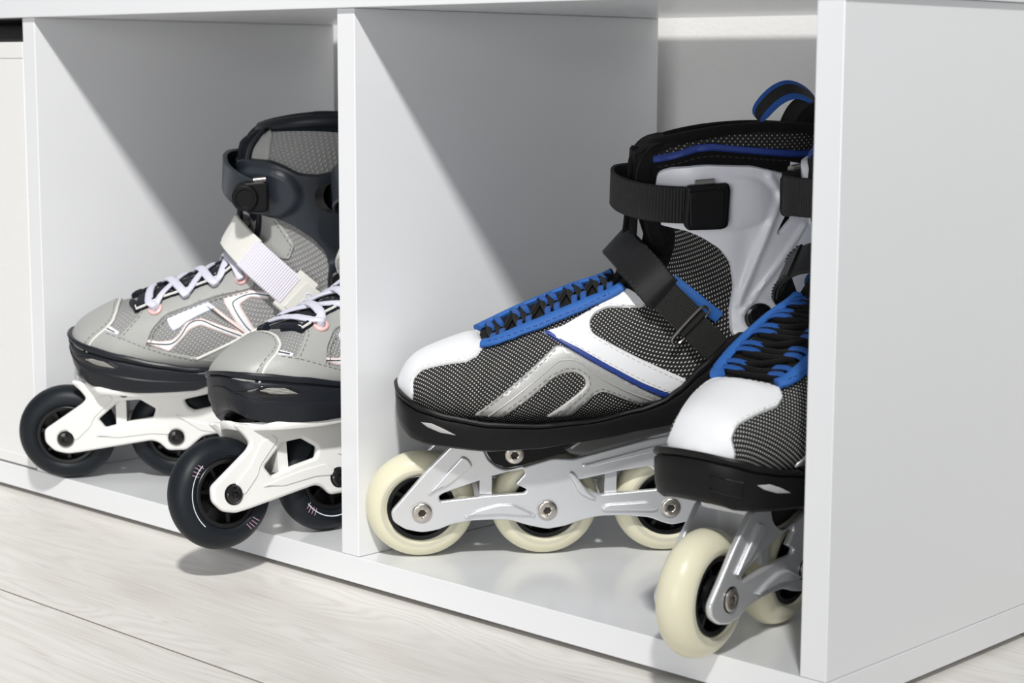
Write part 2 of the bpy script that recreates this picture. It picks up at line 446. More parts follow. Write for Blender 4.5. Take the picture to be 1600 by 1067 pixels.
def ray2(surf, proj, a, b):
    """2-D (mm) -> hit point, outward normal"""
    q = .7071068
    if proj == 'near': o = Vector((a*MM, -.3, b*MM)); d = Vector((0, 1, 0))
    elif proj == 'far': o = Vector((a*MM, .3, b*MM)); d = Vector((0, -1, 0))
    elif proj == 'top': o = Vector((a*MM, -b*MM, .5)); d = Vector((0, 0, -1))
    elif proj == 'obl': o = Vector((b*MM*q-.3*q, -a*MM, b*MM*q+.3*q)); d = Vector((q, 0, -q))
    elif proj == 'instep': o = Vector((a*MM*.9-.4*.436, -b*MM, a*MM*.436+.4*.9)); d = Vector((.436, 0, -.9))
    h = surf.bvh.ray_cast(o, d)
    if h[0] is None: return None
    n = h[1]
    if n.dot(d) > 0: n = -n
    if hasattr(surf, 'vn'):
        m = Vector()
        for i in surf.Q[h[2]]:
            v = surf.vn[i]; m += (v if v.dot(n) > 0 else -v)/((surf.VV[i]-h[0]).length_squared+1e-9)
        if m.length > 0: n = m.normalized()
    return h[0], n

def in_poly(p, poly):
    x, y = p; c = False; n = len(poly); j = n-1
    for i in range(n):
        xi, yi = poly[i]; xj, yj = poly[j]
        if (yi > y) != (yj > y) and x < (xj-xi)*(y-yi)/(yj-yi)+xi: c = not c
        j = i
    return c

def resample(poly, step, closed=True):
    out = []; n = len(poly)
    for i in range(n if closed else n-1):
        a = Vector(poly[i]); b = Vector(poly[(i+1) % n]); k = max(1, int((b-a).length/step+.5))
        for q in range(k): out.append(tuple(a+(b-a)*q/k))
    if not closed: out.append(tuple(poly[-1]))
    return out

def inset(poly, d):
    n = len(poly); area = sum(poly[i][0]*poly[(i+1) % n][1]-poly[(i+1) % n][0]*poly[i][1] for i in range(n)); sg = 1 if area > 0 else -1
    out = []
    for i in range(n):
        a = Vector(poly[i-1]); b = Vector(poly[i]); c = Vector(poly[(i+1) % n])
        t = (c-a)
        if t.length < 1e-9: out.append(tuple(b)); continue
        t.normalize(); nn = Vector((-t.y, t.x))*sg; out.append(tuple(b+nn*d))
    return out

def patch(surf, poly, proj, thick, name, m, parent, lift=0., res=3.0, holes=(), bump=None, rnd=1.2, edge=.8):
    """a panel of leather/plastic lying on the surface: poly in mm in the projection's plane"""
    poly = [tuple(p) for p in poly]
    if rnd: poly = round_poly(poly, rnd, 3)
    poly = resample(poly, res)
    coords = [Vector(p) for p in poly]; edges = [(i, (i+1) % len(poly)) for i in range(len(poly))]
    hgt = [lift+thick*.15]*len(poly)
    ins = inset(poly, edge)
    for p in ins:
        if in_poly(p, poly): coords.append(Vector(p)); hgt.append(None)
    hs = []
    for h in holes:
        h = resample(round_poly(h, rnd, 3) if rnd else h, res); hs.append(h); k = len(coords)
        coords += [Vector(p) for p in h]; edges += [(k+i, k+(i+1) % len(h)) for i in range(len(h))]; hgt += [lift+thick*.15]*len(h)
        for p in inset(h, -edge): coords.append(Vector(p)); hgt.append(None)
    xs = [p[0] for p in poly]; ys = [p[1] for p in poly]; x = min(xs)
    core = inset(poly, edge*1.8)
    r_ = 0
    y = min(ys)
    while y < max(ys):
        x = min(xs)+(res/2 if r_ % 2 else 0)
        while x < max(xs):
            if in_poly((x, y), poly) and in_poly((x, y), core) and not any(in_poly((x, y), inset(h, -edge*1.8)) for h in hs):
                coords.append(Vector((x, y))); hgt.append(None)
            x += res
        y += res*.87; r_ += 1
    co, ed, fa, ov, oe, of = delaunay_2d_cdt(coords, edges, [], 0, 1e-5)
    hmap = {}
    for i, lst in enumerate(ov):
        hh = [hgt[j] for j in lst if j < len(hgt)]
        hmap[i] = lift+thick if (not hh or all(q is None for q in hh)) else min(q for q in hh if q is not None)
    V = []; idx = {}
    for i, c in enumerate(co):
        r = ray2(surf, proj, c.x, c.y)
        if r is None: continue
        p, n = r; h = hmap[i]
        if bump: h += bump(c.x, c.y)
        idx[i] = len(V); V.append(p+n*h*MM)
    F = []
    for f in fa:
        cx = sum(co[i].x for i in f)/len(f); cy = sum(co[i].y for i in f)/len(f)
        if not in_poly((cx, cy), poly) or any(in_poly((cx, cy), h) for h in hs): continue
        if all(i in idx for i in f): F.append(tuple(idx[i] for i in f))
    # skirts
    ec = {}
    for f in F:
        for i in range(len(f)):
            e = (f[i], f[(i+1) % len(f)]); ec[tuple(sorted(e))] = ec.get(tuple(sorted(e)), []) + [e]
    inv = {v: k for k, v in idx.items()}
    low = {}
    for e, l in ec.items():
        if len(l) == 1:
            a, b = l[0]
            for q in (a, b):
                if q not in low:
                    c = co[inv[q]]; r = ray2(surf, proj, c.x, c.y); low[q] = len(V); V.append(r[0]-r[1]*.0006)
            F.append((b, a, low[a], low[b]))
    uv = [(0, 0)]*len(V)
    for k, i in idx.items(): uv[i] = (co[k].x*MM+5, co[k].y*MM+5)
    for q, l in low.items(): uv[l] = uv[q]
    o = mesh_obj(name, V, F, m, parent, uvs=uv, angle=50)
    bm = bmesh.new(); bm.from_mesh(o.data); bmesh.ops.recalc_face_normals(bm, faces=bm.faces)
    # outward check
    s_ = 0
    d = {'near': Vector((0,-1,0)), 'far': Vector((0,1,0)), 'top': Vector((0,0,1)), 'obl': Vector((-.7,0,.7)), 'instep': Vector((-.4,0,.9))}[proj]
    for f in bm.faces: s_ += f.normal.dot(d)*f.calc_area()
    if s_ < 0: bmesh.ops.reverse_faces(bm, faces=bm.faces)
    bm.to_mesh(o.data); bm.free()
    return o

def on_path(surf, pts, proj, lift, step=2.0):
    out = []
    for (a, b) in resample(pts, step, closed=False):
        r = ray2(surf, proj, a, b)
        if r: out.append((r[0]+r[1]*lift*MM, r[1]))
    return out

def stitches(surf, lines, lift, name, m, parent, dash=1.9, gap=1.3, wdt=.35):
    """lines: list of (polyline mm, projection)"""
    mb = MB()
    for pts, proj in lines:
        P = on_path(surf, pts, proj, lift, .8)
        i = 0; acc = 0; start = None
        d = 0
        while i < len(P)-1:
            j = i
            while j < len(P)-1 and (P[j][0]-P[i][0]).length < dash*MM: j += 1
            a, b = P[i][0], P[j][0]; n = P[i][1]
            t = (b-a)
            if t.length > 1e-5 and t.length < .006:
                side = t.cross(n).normalized()
                mb.obox((a+b)/2, t/2, side*wdt*MM, n*.25*MM)
            k = j
            while k < len(P)-1 and (P[k][0]-P[j][0]).length < gap*MM: k += 1
            i = max(k, i+1)
    if not mb.v: return None
    return mb.build(name, m, parent, smooth=False)

def lerp_tab(tab, x):
    if x <= tab[0][0]: return tab[0][1]
    for (a, b), (c, d) in zip(tab, tab[1:]):
        if x <= c:
            t = (x-a)/(c-a); t = t*t*(3-2*t)*.4+t*.6; return b+(d-b)*t
    return tab[-1][1]

def sole_shell(name, outline, top, bot, levels, m, parent):
    """outline: near-side (s,w) points toe->heel; rings of plan outline at several levels"""
    near = [Vector((a, b)) for a, b in outline]; pts = near+[Vector((p.x, -p.y)) for p in reversed(near[1:-1])]
    pl = catmull([(p.x, p.y, 0) for p in pts], 8, True)
    pl = [(p.x, p.y) for p in pl]; n = len(pl)
    V = []; F = []
    for (lev, ins, dz) in levels:
        q = inset(pl, ins)
        for (x, y), (x0, y0) in zip(q, pl):
            xx = x0*.3+x*.7
            V.append(Vector((x, -y, lerp_tab(bot, xx)*(1-lev)+lerp_tab(top, xx)*lev+dz))*MM)
    for i in range(len(levels)-1):
        for k in range(n): F.append((i*n+k, i*n+(k+1) % n, (i+1)*n+(k+1) % n, (i+1)*n+k))
    F.append(tuple(range(n-1, -1, -1)))
    o = mesh_obj(name, V, F, m, parent, angle=38)
    bm = bmesh.new(); bm.from_mesh(o.data); bmesh.ops.recalc_face_normals(bm, faces=bm.faces); bm.to_mesh(o.data); bm.free()
    return o, pl

def tire(R0, W, rin, m, parent, c, round_in=True):
    prof = []
    prof += [(rin, -W*.86), (rin+.6, -W*.93), (rin+3.5, -W*.97), (rin+4.2, -W*1.0)]
    for k in range(0, 17):
        a = -math.pi/2+math.pi*k/16
        prof.append((R0-W*1.02+W*1.02*math.cos(a)**.92 if abs(math.cos(a)) > 1e-6 else R0-W*1.02, W*math.sin(a)))
    prof += [(rin+4.2, W), (rin+3.5, W*.97), (rin+.6, W*.93), (rin, W*.86), (rin, 0), (rin, -W*.86)]
    mb = MB(); mb.lathe_y([(r*MM, y*MM) for r, y in prof], n=72)
    o = mb.build('wheel', m, parent, angle=50); o.location = c
    return o

def hub(rin, W, m, parent, nsp):
    mb = MB()
    mb.lathe_y([(r*MM, y*MM) for r, y in [(rin+.3, -W*.84), (rin-.6, -W*.9), (rin-3.0, -W*.86), (rin-3.6, -W*.7), (rin-3.8, 0), (rin-3.6, W*.7), (rin-3.0, W*.86), (rin-.6, W*.9), (rin+.3, W*.84)]], n=64)
    mb.lathe_y([(r*MM, y*MM) for r, y in [(0, -W*.8), (9.5, -W*.8), (11.2, -W*.66), (11.6, 0), (11.2, W*.66), (9.5, W*.8), (0, W*.8)]], n=40)
    mb.lathe_y([(r*MM, y*MM) for r, y in [(11, -1.6), (rin-3, -1.6), (rin-3, 1.6), (11, 1.6)]], n=40)
    for k in range(nsp):
        a = 2*math.pi*(k+.3)/nsp; d = Vector((math.cos(a), 0, math.sin(a))); e = Vector((-d.z, 0, d.x))
        mb.obox(d*(rin+8)/2*MM, d*(rin-13.5)/2*MM*1.15, e*1.3*MM, Vector((0, W*.62*MM, 0)))
    return mb.build('hub', m, parent, angle=35)

def bolt(R0, m, mdark, parent, c, side, name='axle_bolt', hexr=2.6, dome=0.):
    """button head with a hexagon socket, axis along y; side=-1 near"""
    mb = MB(); sg = side
    prof = [(R0, .0), (R0, .8), (R0-.35, 1.3), (R0-1.1, 1.75+dome*.4), (hexr+.3, 1.9+dome), (hexr, 1.6+dome)]
    n = 48; v = []; f = []
    for i in range(n):
        a = 2*math.pi*i/n
        for q, (r, y) in enumerate(prof):
            rr = r
            if q >= 5:   # hexagon
                aa = (a % (math.pi/3))-math.pi/6; rr = r*.866/math.cos(aa)
            v.append(Vector((rr*math.cos(a), sg*y, rr*math.sin(a)))*MM)
    for i in range(n):
        a = 2*math.pi*i/n; aa = (a % (math.pi/3))-math.pi/6; rr = hexr*.866/math.cos(aa)
        v.append(Vector((rr*math.cos(a), sg*(.2), rr*math.sin(a)))*MM)
    K = len(prof)
    for i in range(n):
        j = (i+1) % n
        for q in range(K-1): f.append((i*K+q, i*K+q+1, j*K+q+1, j*K+q))
        f.append((i*K+K-1, n*K+i, n*K+j, j*K+K-1))
    f.append(tuple(n*K+i for i in range(n)))
    fm = []
    for q in f: fm.append(1 if (len(q) > 4 or q[3] >= n*K) else 0)
    o = mesh_obj(name, v, f, m, parent, angle=30, fmats=fm, mats=[m, M['socket']]); o.location = Vector(c)
    bm = bmesh.new(); bm.from_mesh(o.data); bmesh.ops.recalc_face_normals(bm, faces=bm.faces); bm.to_mesh(o.data); bm.free()
    return o

def empty(name, label, cat, group=None):
    o = bpy.data.objects.new(name, None); C.objects.link(o); o['label'] = label; o['category'] = cat
    if group: o['group'] = group
    return o

def V3(s, w_, h): return Vector((s, -w_, h))*MM

# ================================================================== the room
def struct(name, lo, hi, m):
    o = MB().box(lo, hi).build(name, m, smooth=False); o['kind'] = 'structure'; return o
FZ = -.0222
struct('floor', (-3.2, -3.2, FZ-.05), (3.2, .34, FZ), M['floor'])
struct('wall_back', (-3.2, .339, FZ-.05), (3.2, .43, 2.6), M['wall'])

# ================================================================== cabinet
T = .0169; TB = .0182; H = .36; D = .305; X1 = -.3728; X4 = .3549
TOPT = .0245
cab = empty('storage_cabinet', 'low white open-fronted cabinet with three compartments standing on pale wooden floor', 'cabinet')
cab.location = (0, 0, 0)
def board(name, lo, hi, bev=.0006):
    b = MB().box(lo, hi); o = b.build(name, M['board'], cab, smooth=False)
    bm = bmesh.new(); bm.from_mesh(o.data)
    bmesh.ops.bevel(bm, geom=bm.edges[:], offset=bev, segments=2, affect='EDGES', profile=.5)
    bm.to_mesh(o.data); bm.free(); return o
XL = X1-T-.356-T
board('bottom_panel', (XL, 0, -TB), (X4+T, D, 0))
board('top_panel', (XL-.004, -.0028, H), (X4+T+.003, D, H+TOPT))
board('side_panel', (X4, 0, .0002), (X4+T, D, H-.0001))
board('side_panel', (XL, 0, .0002), (XL+T, D, H-.0001))
board('divider', (-T, 0.0002, .0002), (0, D, H-.0001))
board('divider', (X1-T, 0.0002, .0002), (X1, D, H-.0001))
for x in (XL+.03, X1-T/2, -T/2, X4-.02):
    for y in (.035, D-.03):
        MB().lathe_y([(0, 0), (.011, 0), (.011, .0042), (0, .0042)], n=24).build('foot', M['dark_matte'], cab).matrix_local = Matrix.Translation((x, y, -TB-.0041)) @ Matrix.Rotation(R(90), 4, 'X')

# storage box in the left compartment
bx = empty('storage_box', 'white fabric storage box with stitched hem filling the leftmost compartment', 'box')
x0, x1_ = XL+T+.004, X1-T-.0006
def bpart(name, lo, hi, bev=.0012, m=None):
    b = MB().box(lo, hi); o = b.build(name, m or M['box'], bx, smooth=False)
    bm = bmesh.new(); bm.from_mesh(o.data); bmesh.ops.bevel(bm, geom=bm.edges[:], offset=bev, segments=2, affect='EDGES', profile=.5); bm.to_mesh(o.data); bm.free(); return o
zt = .3415
fr = bpart('front_wall', (x0, .0005, .0015), (x1_, .0045, zt))
bpart('hem', (x0+.0002, -.0002, zt-.0125), (x1_-.0002, .0012, zt-.0002), .0004)
bpart('bottom_hem', (x0+.0002, -.0002, .0017), (x1_-.0002, .0012, .010), .0004)
bpart('side_wall', (x0, .0045, .0015), (x0+.003, .29, zt))
bpart('side_wall', (x1_-.003, .0045, .0015), (x1_, .29, zt))
bpart('back_wall', (x0+.003, .286, .0015), (x1_-.003, .29, zt))
bpart('base', (x0+.003, .0045, .0015), (x1_-.003, .286, .004))
# dark filler added so the gap above the box reads as dark
def gap_filler():
    V = []; F = []; nx, ny = 40, 30
    xa, xb, ya, yb = x0+.008, x1_-.006, .010, .28
    for j in range(ny):
        for i in range(nx):
            u = i/(nx-1); v = j/(ny-1); e = min(u, 1-u, v, 1-v)
            z = .345+.0095*min(1, e*14)**.5+.0015*math.sin(u*17+v*5)*min(1, e*8)
            V.append((xa+(xb-xa)*u, ya+(yb-ya)*v, z))
    for j in range(ny-1):
        for i in range(nx-1): k = j*nx+i; F.append((k, k+1, k+nx+1, k+nx))
    base = len(V)
    ring = [i for i in range(nx)]+[j*nx+nx-1 for j in range(1, ny)]+[(ny-1)*nx+i for i in range(nx-2, -1, -1)]+[j*nx for j in range(ny-2, 0, -1)]
    zs = [.28, .2, .1, .005]
    last = ring
    for z in zs:
        st = len(V)
        for q in ring: V.append((V[q][0], V[q][1], z))
        cur = [st+k for k in range(len(ring))]
        for k in range(len(ring)): F.append((last[k], last[(k+1) % len(ring)], cur[(k+1) % len(ring)], cur[k]))
        last = cur
    F.append(tuple(last))
    o = mesh_obj('dark_gap_filler', V, F, M['dark_matte'])
    bm = bmesh.new(); bm.from_mesh(o.data); bmesh.ops.recalc_face_normals(bm, faces=bm.faces); bm.to_mesh(o.data); bm.free()
    o['label'] = 'charcoal filler added to darken the gap above the white storage box'; o['category'] = 'blanket'
gap_filler()

# ================================================================== skate with cream wheels
SKG1 = 'pair of black, white and blue inline skates'
def common_wheels(root, n, sp, R0, W, rin, mt, mb_, msock, bR, near, nsp, dome, marks=False):
    ws = []
    for k in range(n):
        o = tire(R0, W, rin, mt, root, (k*sp*MM, 0, R0*MM))
        hub(rin, W, M['hub'], o, nsp)
        bolt(bR, mb_, msock, o, (0, -near*MM, 0), -1, dome=dome)
        bolt(bR, mb_, msock, o, (0, near*MM, 0), 1, dome=dome)
        for sg in (-1, 1):
            MB().lathe_y([((bR+.75)*MM, -.2*MM), ((bR+.75)*MM, .25*MM), ((bR-.1)*MM, .25*MM)], n=40).build('bolt_shade_ring', M['black'], o).location = (0, sg*near*MM, 0)  # flat dark ring added for the shade of a countersink round the bolt
        if marks:
            mk = MB()
            def arc(r, a0, a1, wd, y, n_=24):
                P = [Vector((r*math.cos(a), y, r*math.sin(a)))*MM for a in [R(a0+(a1-a0)*i/n_) for i in range(n_+1)]]
                mk.band(P, [Vector(p).normalized() for p in P], wd*MM, .25*MM)
            a0 = 150+k*85
            arc(27.5, a0-20, a0+75, .75, W+.06)
            o2 = mk.build('printed_line', M['white_print'], o)
            mk = MB()
            for (aa, rr) in ((a0-17, 28.), (a0-12, 29.), (a0-7, 28.4), (a0-2, 28.), (a0+150, 28.), (a0+155, 28.5), (a0+160, 28.8), (a0+165, 28.4)):
                d = Vector((math.cos(R(aa)), 0, math.sin(R(aa))))
                e = Vector((math.cos(R(a0-8)), 0, math.sin(R(a0-8)))) if aa < a0+20 else Vector((math.cos(R(a0+158)), 0, math.sin(R(a0+158))))
                e = Vector((-e.z, 0, e.x))
                e = e*.2+d*.98; e.normalize()
                mk.obox((d*rr+Vector((0, W+.04, 0)))*MM, e*2.6*MM, Vector((-e.z, 0, e.x))*.26*MM, Vector((0, .12*MM, 0)))
            mk.build('printed_ticks', M['print_pink'], o, smooth=False)
        ws.append(o)
    return ws

def make_blue_skate():
    root = empty('inline_skate', '', 'inline skate', SKG1)
    R0, SP = 36.3, 82.7
    common_wheels(root, 4, SP, R0, 11.6, 22.6, M['pu_cream'], M['nickel'], M['black'], 6.6, 18.6, 8, 0.)
    # ---- frame
    outl = [(-20.5,37),(-19,30),(-11,24.5),(0,22),(10,23.5),(20,27.5),(32,29.5),(45,30),(58,29.5),(70,25.5),(83,22.5),(95,24.5),(106,28.5),(118,31),(135,31),(152,29),(160,25.5),(167,23.5),(179,26),(192,30),(212,31),(230,29),(240,25),(249,22.5),(262,26),(269,33),(268,42),(262,60),(262,98),(215,96),(150,84),(100,71),(86,72),(66,66),(56,64.5),(50,66),(43,72),(39,82),(19,82),(2,64)]
    h1 = round_poly([(11,47),(12,43.5),(26,45),(45,47),(67,48),(69,50.5),(61,54.5),(67.5,62),(66,65.5),(45,60),(14,49)], 1.2)
    h2 = round_poly([(102,56),(110,49),(118,46),(156,49),(160,55),(150,65),(129,62)], 2)
    h3 = round_poly([(180,58),(188,48),(236,48),(242,58),(236,78),(215,76),(195,70)], 3)
    def two_sided(name, polys, a, b, m, parent, bev=.0008):
        o1 = plate(name, polys, a, b, m, parent, bev); o2 = plate(name, polys, -a, -b, m, parent, bev)
        return join([o1, o2], name)
    fr_ = two_sided('frame', [outl and round_poly(outl, 3.0), h1, h2, h3], 14.6, 18.6, M['aluminium'], root, .0012)
    for (a, b, c, d) in ((38, 46, 47, 80), (121, 129, 40, 84), (203, 211, 40, 92)):
        MB().box((a*MM, -.0148, c*MM), (b*MM, .0148, d*MM)).build('crossbar', M['aluminium'], fr_, smooth=False)
    MB().box((20*MM, -.016, 79*MM), (41*MM, .016, 83.5*MM)).build('mounting_pad', M['aluminium'], fr_, smooth=False)
    MB().box((130*MM, -.016, 84*MM), (262*MM, .016, 96*MM)).build('mounting_pad', M['aluminium'], fr_, smooth=False)
    # raised ribs of the casting
    for nm, pl_, t0 in (('rib', [(3,49),(26,75),(30,73),(33,68),(17,55)], 1.9),
                     ('rib', [(27,33),(35,37),(50,41),(60,41),(72,35),(76,33),(68,33),(52,34.5),(40,34)], 2.1),
                     ('rib', [(104,67),(112,69),(150,79),(200,88),(200,84),(150,75),(112,66)], 2.0),
                     ('rib', [(118,37),(122,39.5),(150,41),(158,36),(154,34.5),(135,35),(121,35)], 2.1),
                     ('rib', [(96,62),(99,63),(110,48),(116,44),(112,43.5),(104,48)], 1.9)):
        for sg in (1, -1): plate(nm, [round_poly(pl_, 2.0)], sg*18.2, sg*(18.6+t0), M['aluminium'], fr_, .0019)
    # black mount under the ball of the foot and heel
    blk = round_poly([(41,92),(42,76),(47,68.5),(56,65.5),(66,67),(86,73),(102,77),(118,83),(120,96)], 2.5)
    mount = plate('mount', [blk], -14.5, 17.2, M['black'], root, .001)
    plate('mount_bar', [round_poly([(20,86),(20,83),(258,97),(258,104),(120,96)], 1)], -15, 15, M['black'], mount, .001)
    bolt(6.4, M['nickel'], M['black'], mount, V3(60.5, 17.2, 74.6), -1, 'mounting_bolt')
    # dark fairing arm under the heel
    arm = round_poly([(92,79),(97,74.5),(108,73.5),(125,78),(150,84),(200,94),(262,99),(264,108),(150,100),(110,90)], 2.5)
    two_sided('heel_fairing', [arm], 12., 21.5, M['gunmetal'], root, .0035)
    # ---- upper
    rows = [(-14,118,-13,106,7,0,2.0), (-8,128.5,-10,101,17,0,2.1), (1,136,-4,97,25,.05,2.15), (18,143,12,92,32.5,.10,2.2), (39,150.5,38,90,39,.14,2.2),
            (70,166,70,90,43,.18,2.2), (100,180,100,91,42,.20,2.2), (125,189.5,132,91,40,.16,2.2), (140,203,180,92,37,.06,2.2), (145,216,226,97,36,0,2.2),
            (144,230,258,118,36,0,2.2), (141,243,264,152,37.5,0,2.25), (136,256,262,190,40,0,2.3), (134,267,257,228,41,0,2.3), (138,269,257,257,38,0,2.2), (147,273,259,281,31,0,2.2)]
    su = Loft(rows)
    up_ = su.build('upper', M['mesh_black'], root, m2=M['black_cloth'], cond=lambda t, th: t > 12.3 or (t > 6.5 and abs((th+math.pi) % (2*math.pi)-math.pi) < .75))
    # ---- sole shell
    outline = [(-16.5,0),(-15.5,13),(-11,24.5),(-2,33),(14,40),(40,45),(75,46),(110,44.5),(150,42),(190,41),(230,40.5),(254,36),(267,24),(271,0)]
    top = [(-20,117.5),(-12,114),(-2,110),(15,106),(40,102),(73,100.5),(106,102.5),(139,109.5),(152,114),(163,122),(178,138),(190,152),(203,159),(240,152),(272,152)]
    bot = [(-20,95),(-14,89),(-8,86.0),(1,85),(15,84.3),(40,83),(73,84.3),(98,87.3),(115,89),(140,93),(183,98),(272,102)]
    lv = [(0,10,.5),(.0,4.5,.2),(.08,2.0,0),(.30,.5,0),(.6,0,0),(.74,-.2,0),(.80,.2,0),(.815,1.1,0),(.84,.9,0),(.87,-.6,0),(.94,-1.0,0),(.99,-.2,0),(1.0,1.2,.0),(.98,3.2,0),(.9,5,0)]
    so, pl = sole_shell('sole', outline, top, bot, lv, M['black'], root)
    sm = Loft.__new__(Loft)
    dgv = [v.co.copy() for v in so.data.vertices]; sm.bvh = BVHTree.FromPolygons(dgv, [tuple(p.vertices) for p in so.data.polygons])
    for pj in ('near', 'far'):
        patch(sm, [(-2,99.5),(2,97),(10,94.5),(20,93.5),(12,97),(5,99.5)], pj, .25, 'reflective_inset', M['reflector'], so, lift=.1, res=2, rnd=.5, edge=.4)
    emb = []
    for a_, z_ in [(-12,104),(-12,96),(-20,94.5),(-28,93),(-28,101),(-20,102.5)]:
        h_ = sm.bvh.ray_cast(Vector((-.2, -a_*MM, z_*MM)), Vector((1, 0, 0)))
        if h_[0] is not None: emb.append(h_[0])
    if len(emb) > 3: MB().tube([Vector(p) for p in emb], .0006, 6, closed=True).build('embossed_frame', M['black'], so)
    # ---- overlays
    cap = [(0, 66), (12, 66.5), (19.5, 70), (21.5, 77), (18.5, 83), (18.5, 91), (22.5, 104), (26.5, 116), (25.5, 124), (21, 130), (13, 131.5), (5, 130.5), (-5, 130.5), (-13, 131.5), (-21, 130), (-25.5, 124), (-26.5, 116), (-22.5, 104), (-18.5, 91), (-18.5, 83), (-21.5, 77), (-19.5, 70), (-12, 66.5)]
    cp = patch(su, cap, 'obl', 1.5, 'toe_cap', M['white_leather'], up_, res=2.6)
    stitches(su, [([q for q in inset(round_poly(cap, 3, 3), 1.6) if q[1] > 80 and q[0] > 0], 'obl'), ([q for q in inset(round_poly(cap, 3, 3), 1.6) if q[1] > 80 and q[0] < 0], 'obl')], 1.5, 'stitching', M['stitch_white'], cp, wdt=.2)
    silver = [(31,104),(84,150.5),(90,149),(97,145),(139,121.5),(157,112),(139,109),(124,116),(118,119),(113,120.5),(108,118),(94,103),(77,103),(99,121.5),(102.5,126),(101,130.5),(96,133.5),(89,133.5),(82,130.5),(50,103)]
    white = [(75,156.5),(88,160.5),(102,168),(131,183.5),(144,177),(140,172.5),(117,171.5),(109,168),(105.5,163),(106.5,158),(110,155.5),(138,141),(170,125.5),(160,115.5),(139,125),(97,148),(89,151)]
    blue_p = [(76,156.5),(90,149.2),(97,145.3),(139,121.8),(158,112.5),(160.5,115.8),(139,126),(97,149.5),(88,153.5),(80,158)]
    for pj in ('near', 'far'):
        sv = patch(su, silver, pj, 1.1, 'silver_overlay', M['silver_leather'], up_, rnd=3)
        stitches(su, [([(36,107),(84,147.5)], pj), ([(56,107),(84,128.5),(90,131.2),(95,131),(99,128.5),(99.5,126),(74,105)], pj) if False else ([(47,105),(80,132),(89,136),(97,136),(104,131.5),(105.5,126),(104,122),(86,105)], pj), ([(91,105),(107,120.5),(113,123),(124,118.5),(139,111.8),(150,113)], pj)], 1.15, 'stitching', M['stitch_grey'], sv, wdt=.2)
        # embossed centre lines of the overlay
        rb = MB()
        for L_ in ([(41,104.8),(80,137),(88,141),(98,140),(110,131),(128,121),(146,113)],):
            P = [p for p, n in on_path(su, [tuple(q[:2]) for q in catmull([(a, b, 0) for a, b in L_], 5)], pj, 1.1)]
            if len(P) > 2: rb.tube(P, .0006, 6)
        rb.build('embossed_line', M['silver_leather'], sv)
        wp = patch(su, white, pj, 1.6, 'side_panel', M['white_leather'], up_, rnd=3)
        stitches(su, [([(141,173.5),(116.5,173.3),(108,170),(103.6,163.5),(104.5,157),(109,153.8),(138,138.8),(167,124.8)], pj), ([(92,152.3),(139,128),(158,119)], pj)], 1.65, 'stitching', M['stitch_white'], wp, wdt=.2)
        patch(su, blue_p, pj, 1.5, 'blue_piping', M['blue_dark'], up_, rnd=1, lift=.2)
    # eyestay trims along the throat
    for sg in (1, -1):
        pts = [(39,19),(43,21.5),(49,23),(58,24),(75,25),(100,24),(120,21.5),(138,18),(150,17)]
        P = []; Nn = []
        for a, b in resample(pts, 3, False):
            r = ray2(su, 'top', a, b*sg)
            if r and a < 132: P.append(r[0]+r[1]*.0026); Nn.append(r[1])
        mb = MB(); mb.tube(P, .0044, 12, flat=(Nn, .60)); mb.build('eyestay_trim', M['blue'], up_)
        stitches(su, [([(a, b*sg*1.07) for a, b in pts[1:-2]], 'top')], 4.9, 'stitching', M['blue_dark'], up_, wdt=.2)
        # trim tail coming out on the ankle behind the strap
        pj = 'near' if sg == 1 else 'far'
        P = [(p, n) for p, n in on_path(su, [(158,190),(168,182.5),(178,174.5),(188,167)], pj, 1.2)]
        mb = MB(); mb.tube([p for p, n in P], .0042, 10, flat=([n for p, n in P], .4)); mb.build('eyestay_trim', M['blue'], up_)
    # tongue
    tg = patch(su, [(38,18),(60,23),(120,20),(145,14),(145,-14),(120,-20),(60,-23),(38,-18)], 'top', .9, 'tongue', M['black_cloth'], root, res=3)
    # lace loops + lace
    st = [49, 66, 84, 101, 118]
    for s0 in st:
        for sg in (1, -1):
            mb = MB()
            for ds in (-2.9, 2.9):
                P = []
                for w0, hh in ((23, 2.6), (20.5, 3.8), (16.5, 4.6), (12, 4.4), (9, 3.6), (7.5, 1.4)):
                    r = ray2(su, 'top', s0+ds+(20-w0)*.15, w0*sg); P.append(r[0]+Vector((-.3, 0, 1)).normalized()*hh*MM)
                mb.band(catmull(P, 4), Vector((1, 0, .35)), .0042, .0018)
            mb.build('lace_loop', M['blue_webbing'], tg)
    lace = MB()
    prev = None
    for i, s0 in enumerate(st):
        P = []
        for w0, hh in ((-17, 2.4), (-11, 2.6), (0, 2.8), (11, 2.6), (17, 2.4)):
            r = ray2(su, 'top', s0, w0); P.append(r[0]+r[1]*hh*MM)
        for ds in (-2.6, 2.6): lace.tube([p+Vector((ds*MM, 0, ds*.4*MM)) for p in catmull(P, 4)], .0021, 8)
        for sg in (1,):
            if i < len(st)-1:
                Q = []
                for u in (0, .25, .5, .75, 1):
                    r = ray2(su, 'top', s0+(st[i+1]-s0)*u, sg*16*math.cos(math.pi*u)); Q.append(r[0]+r[1]*(2.2+.7*math.sin(math.pi*u)+sg*.5)*MM)
                lace.tube(catmull(Q, 3), .0018, 8)
    for sg in (1, -1):
        Q = []
        for s0, w0, hh in ((118, 14, 2.4), (124, 10, 3.4), (131, 3, 3), (137, -3, 2)):
            r = ray2(su, 'top', s0, w0*sg); Q.append((r[0]+r[1]*hh*MM) if r else Q[-1]+Vector((.006, 0, .004)))
        lace.tube(catmull(Q, 4), .0021, 8)
    lace.build('lace', M['black_cloth'], tg)
    # ---- instep strap
    wd = Vector((.66, 0, .75))
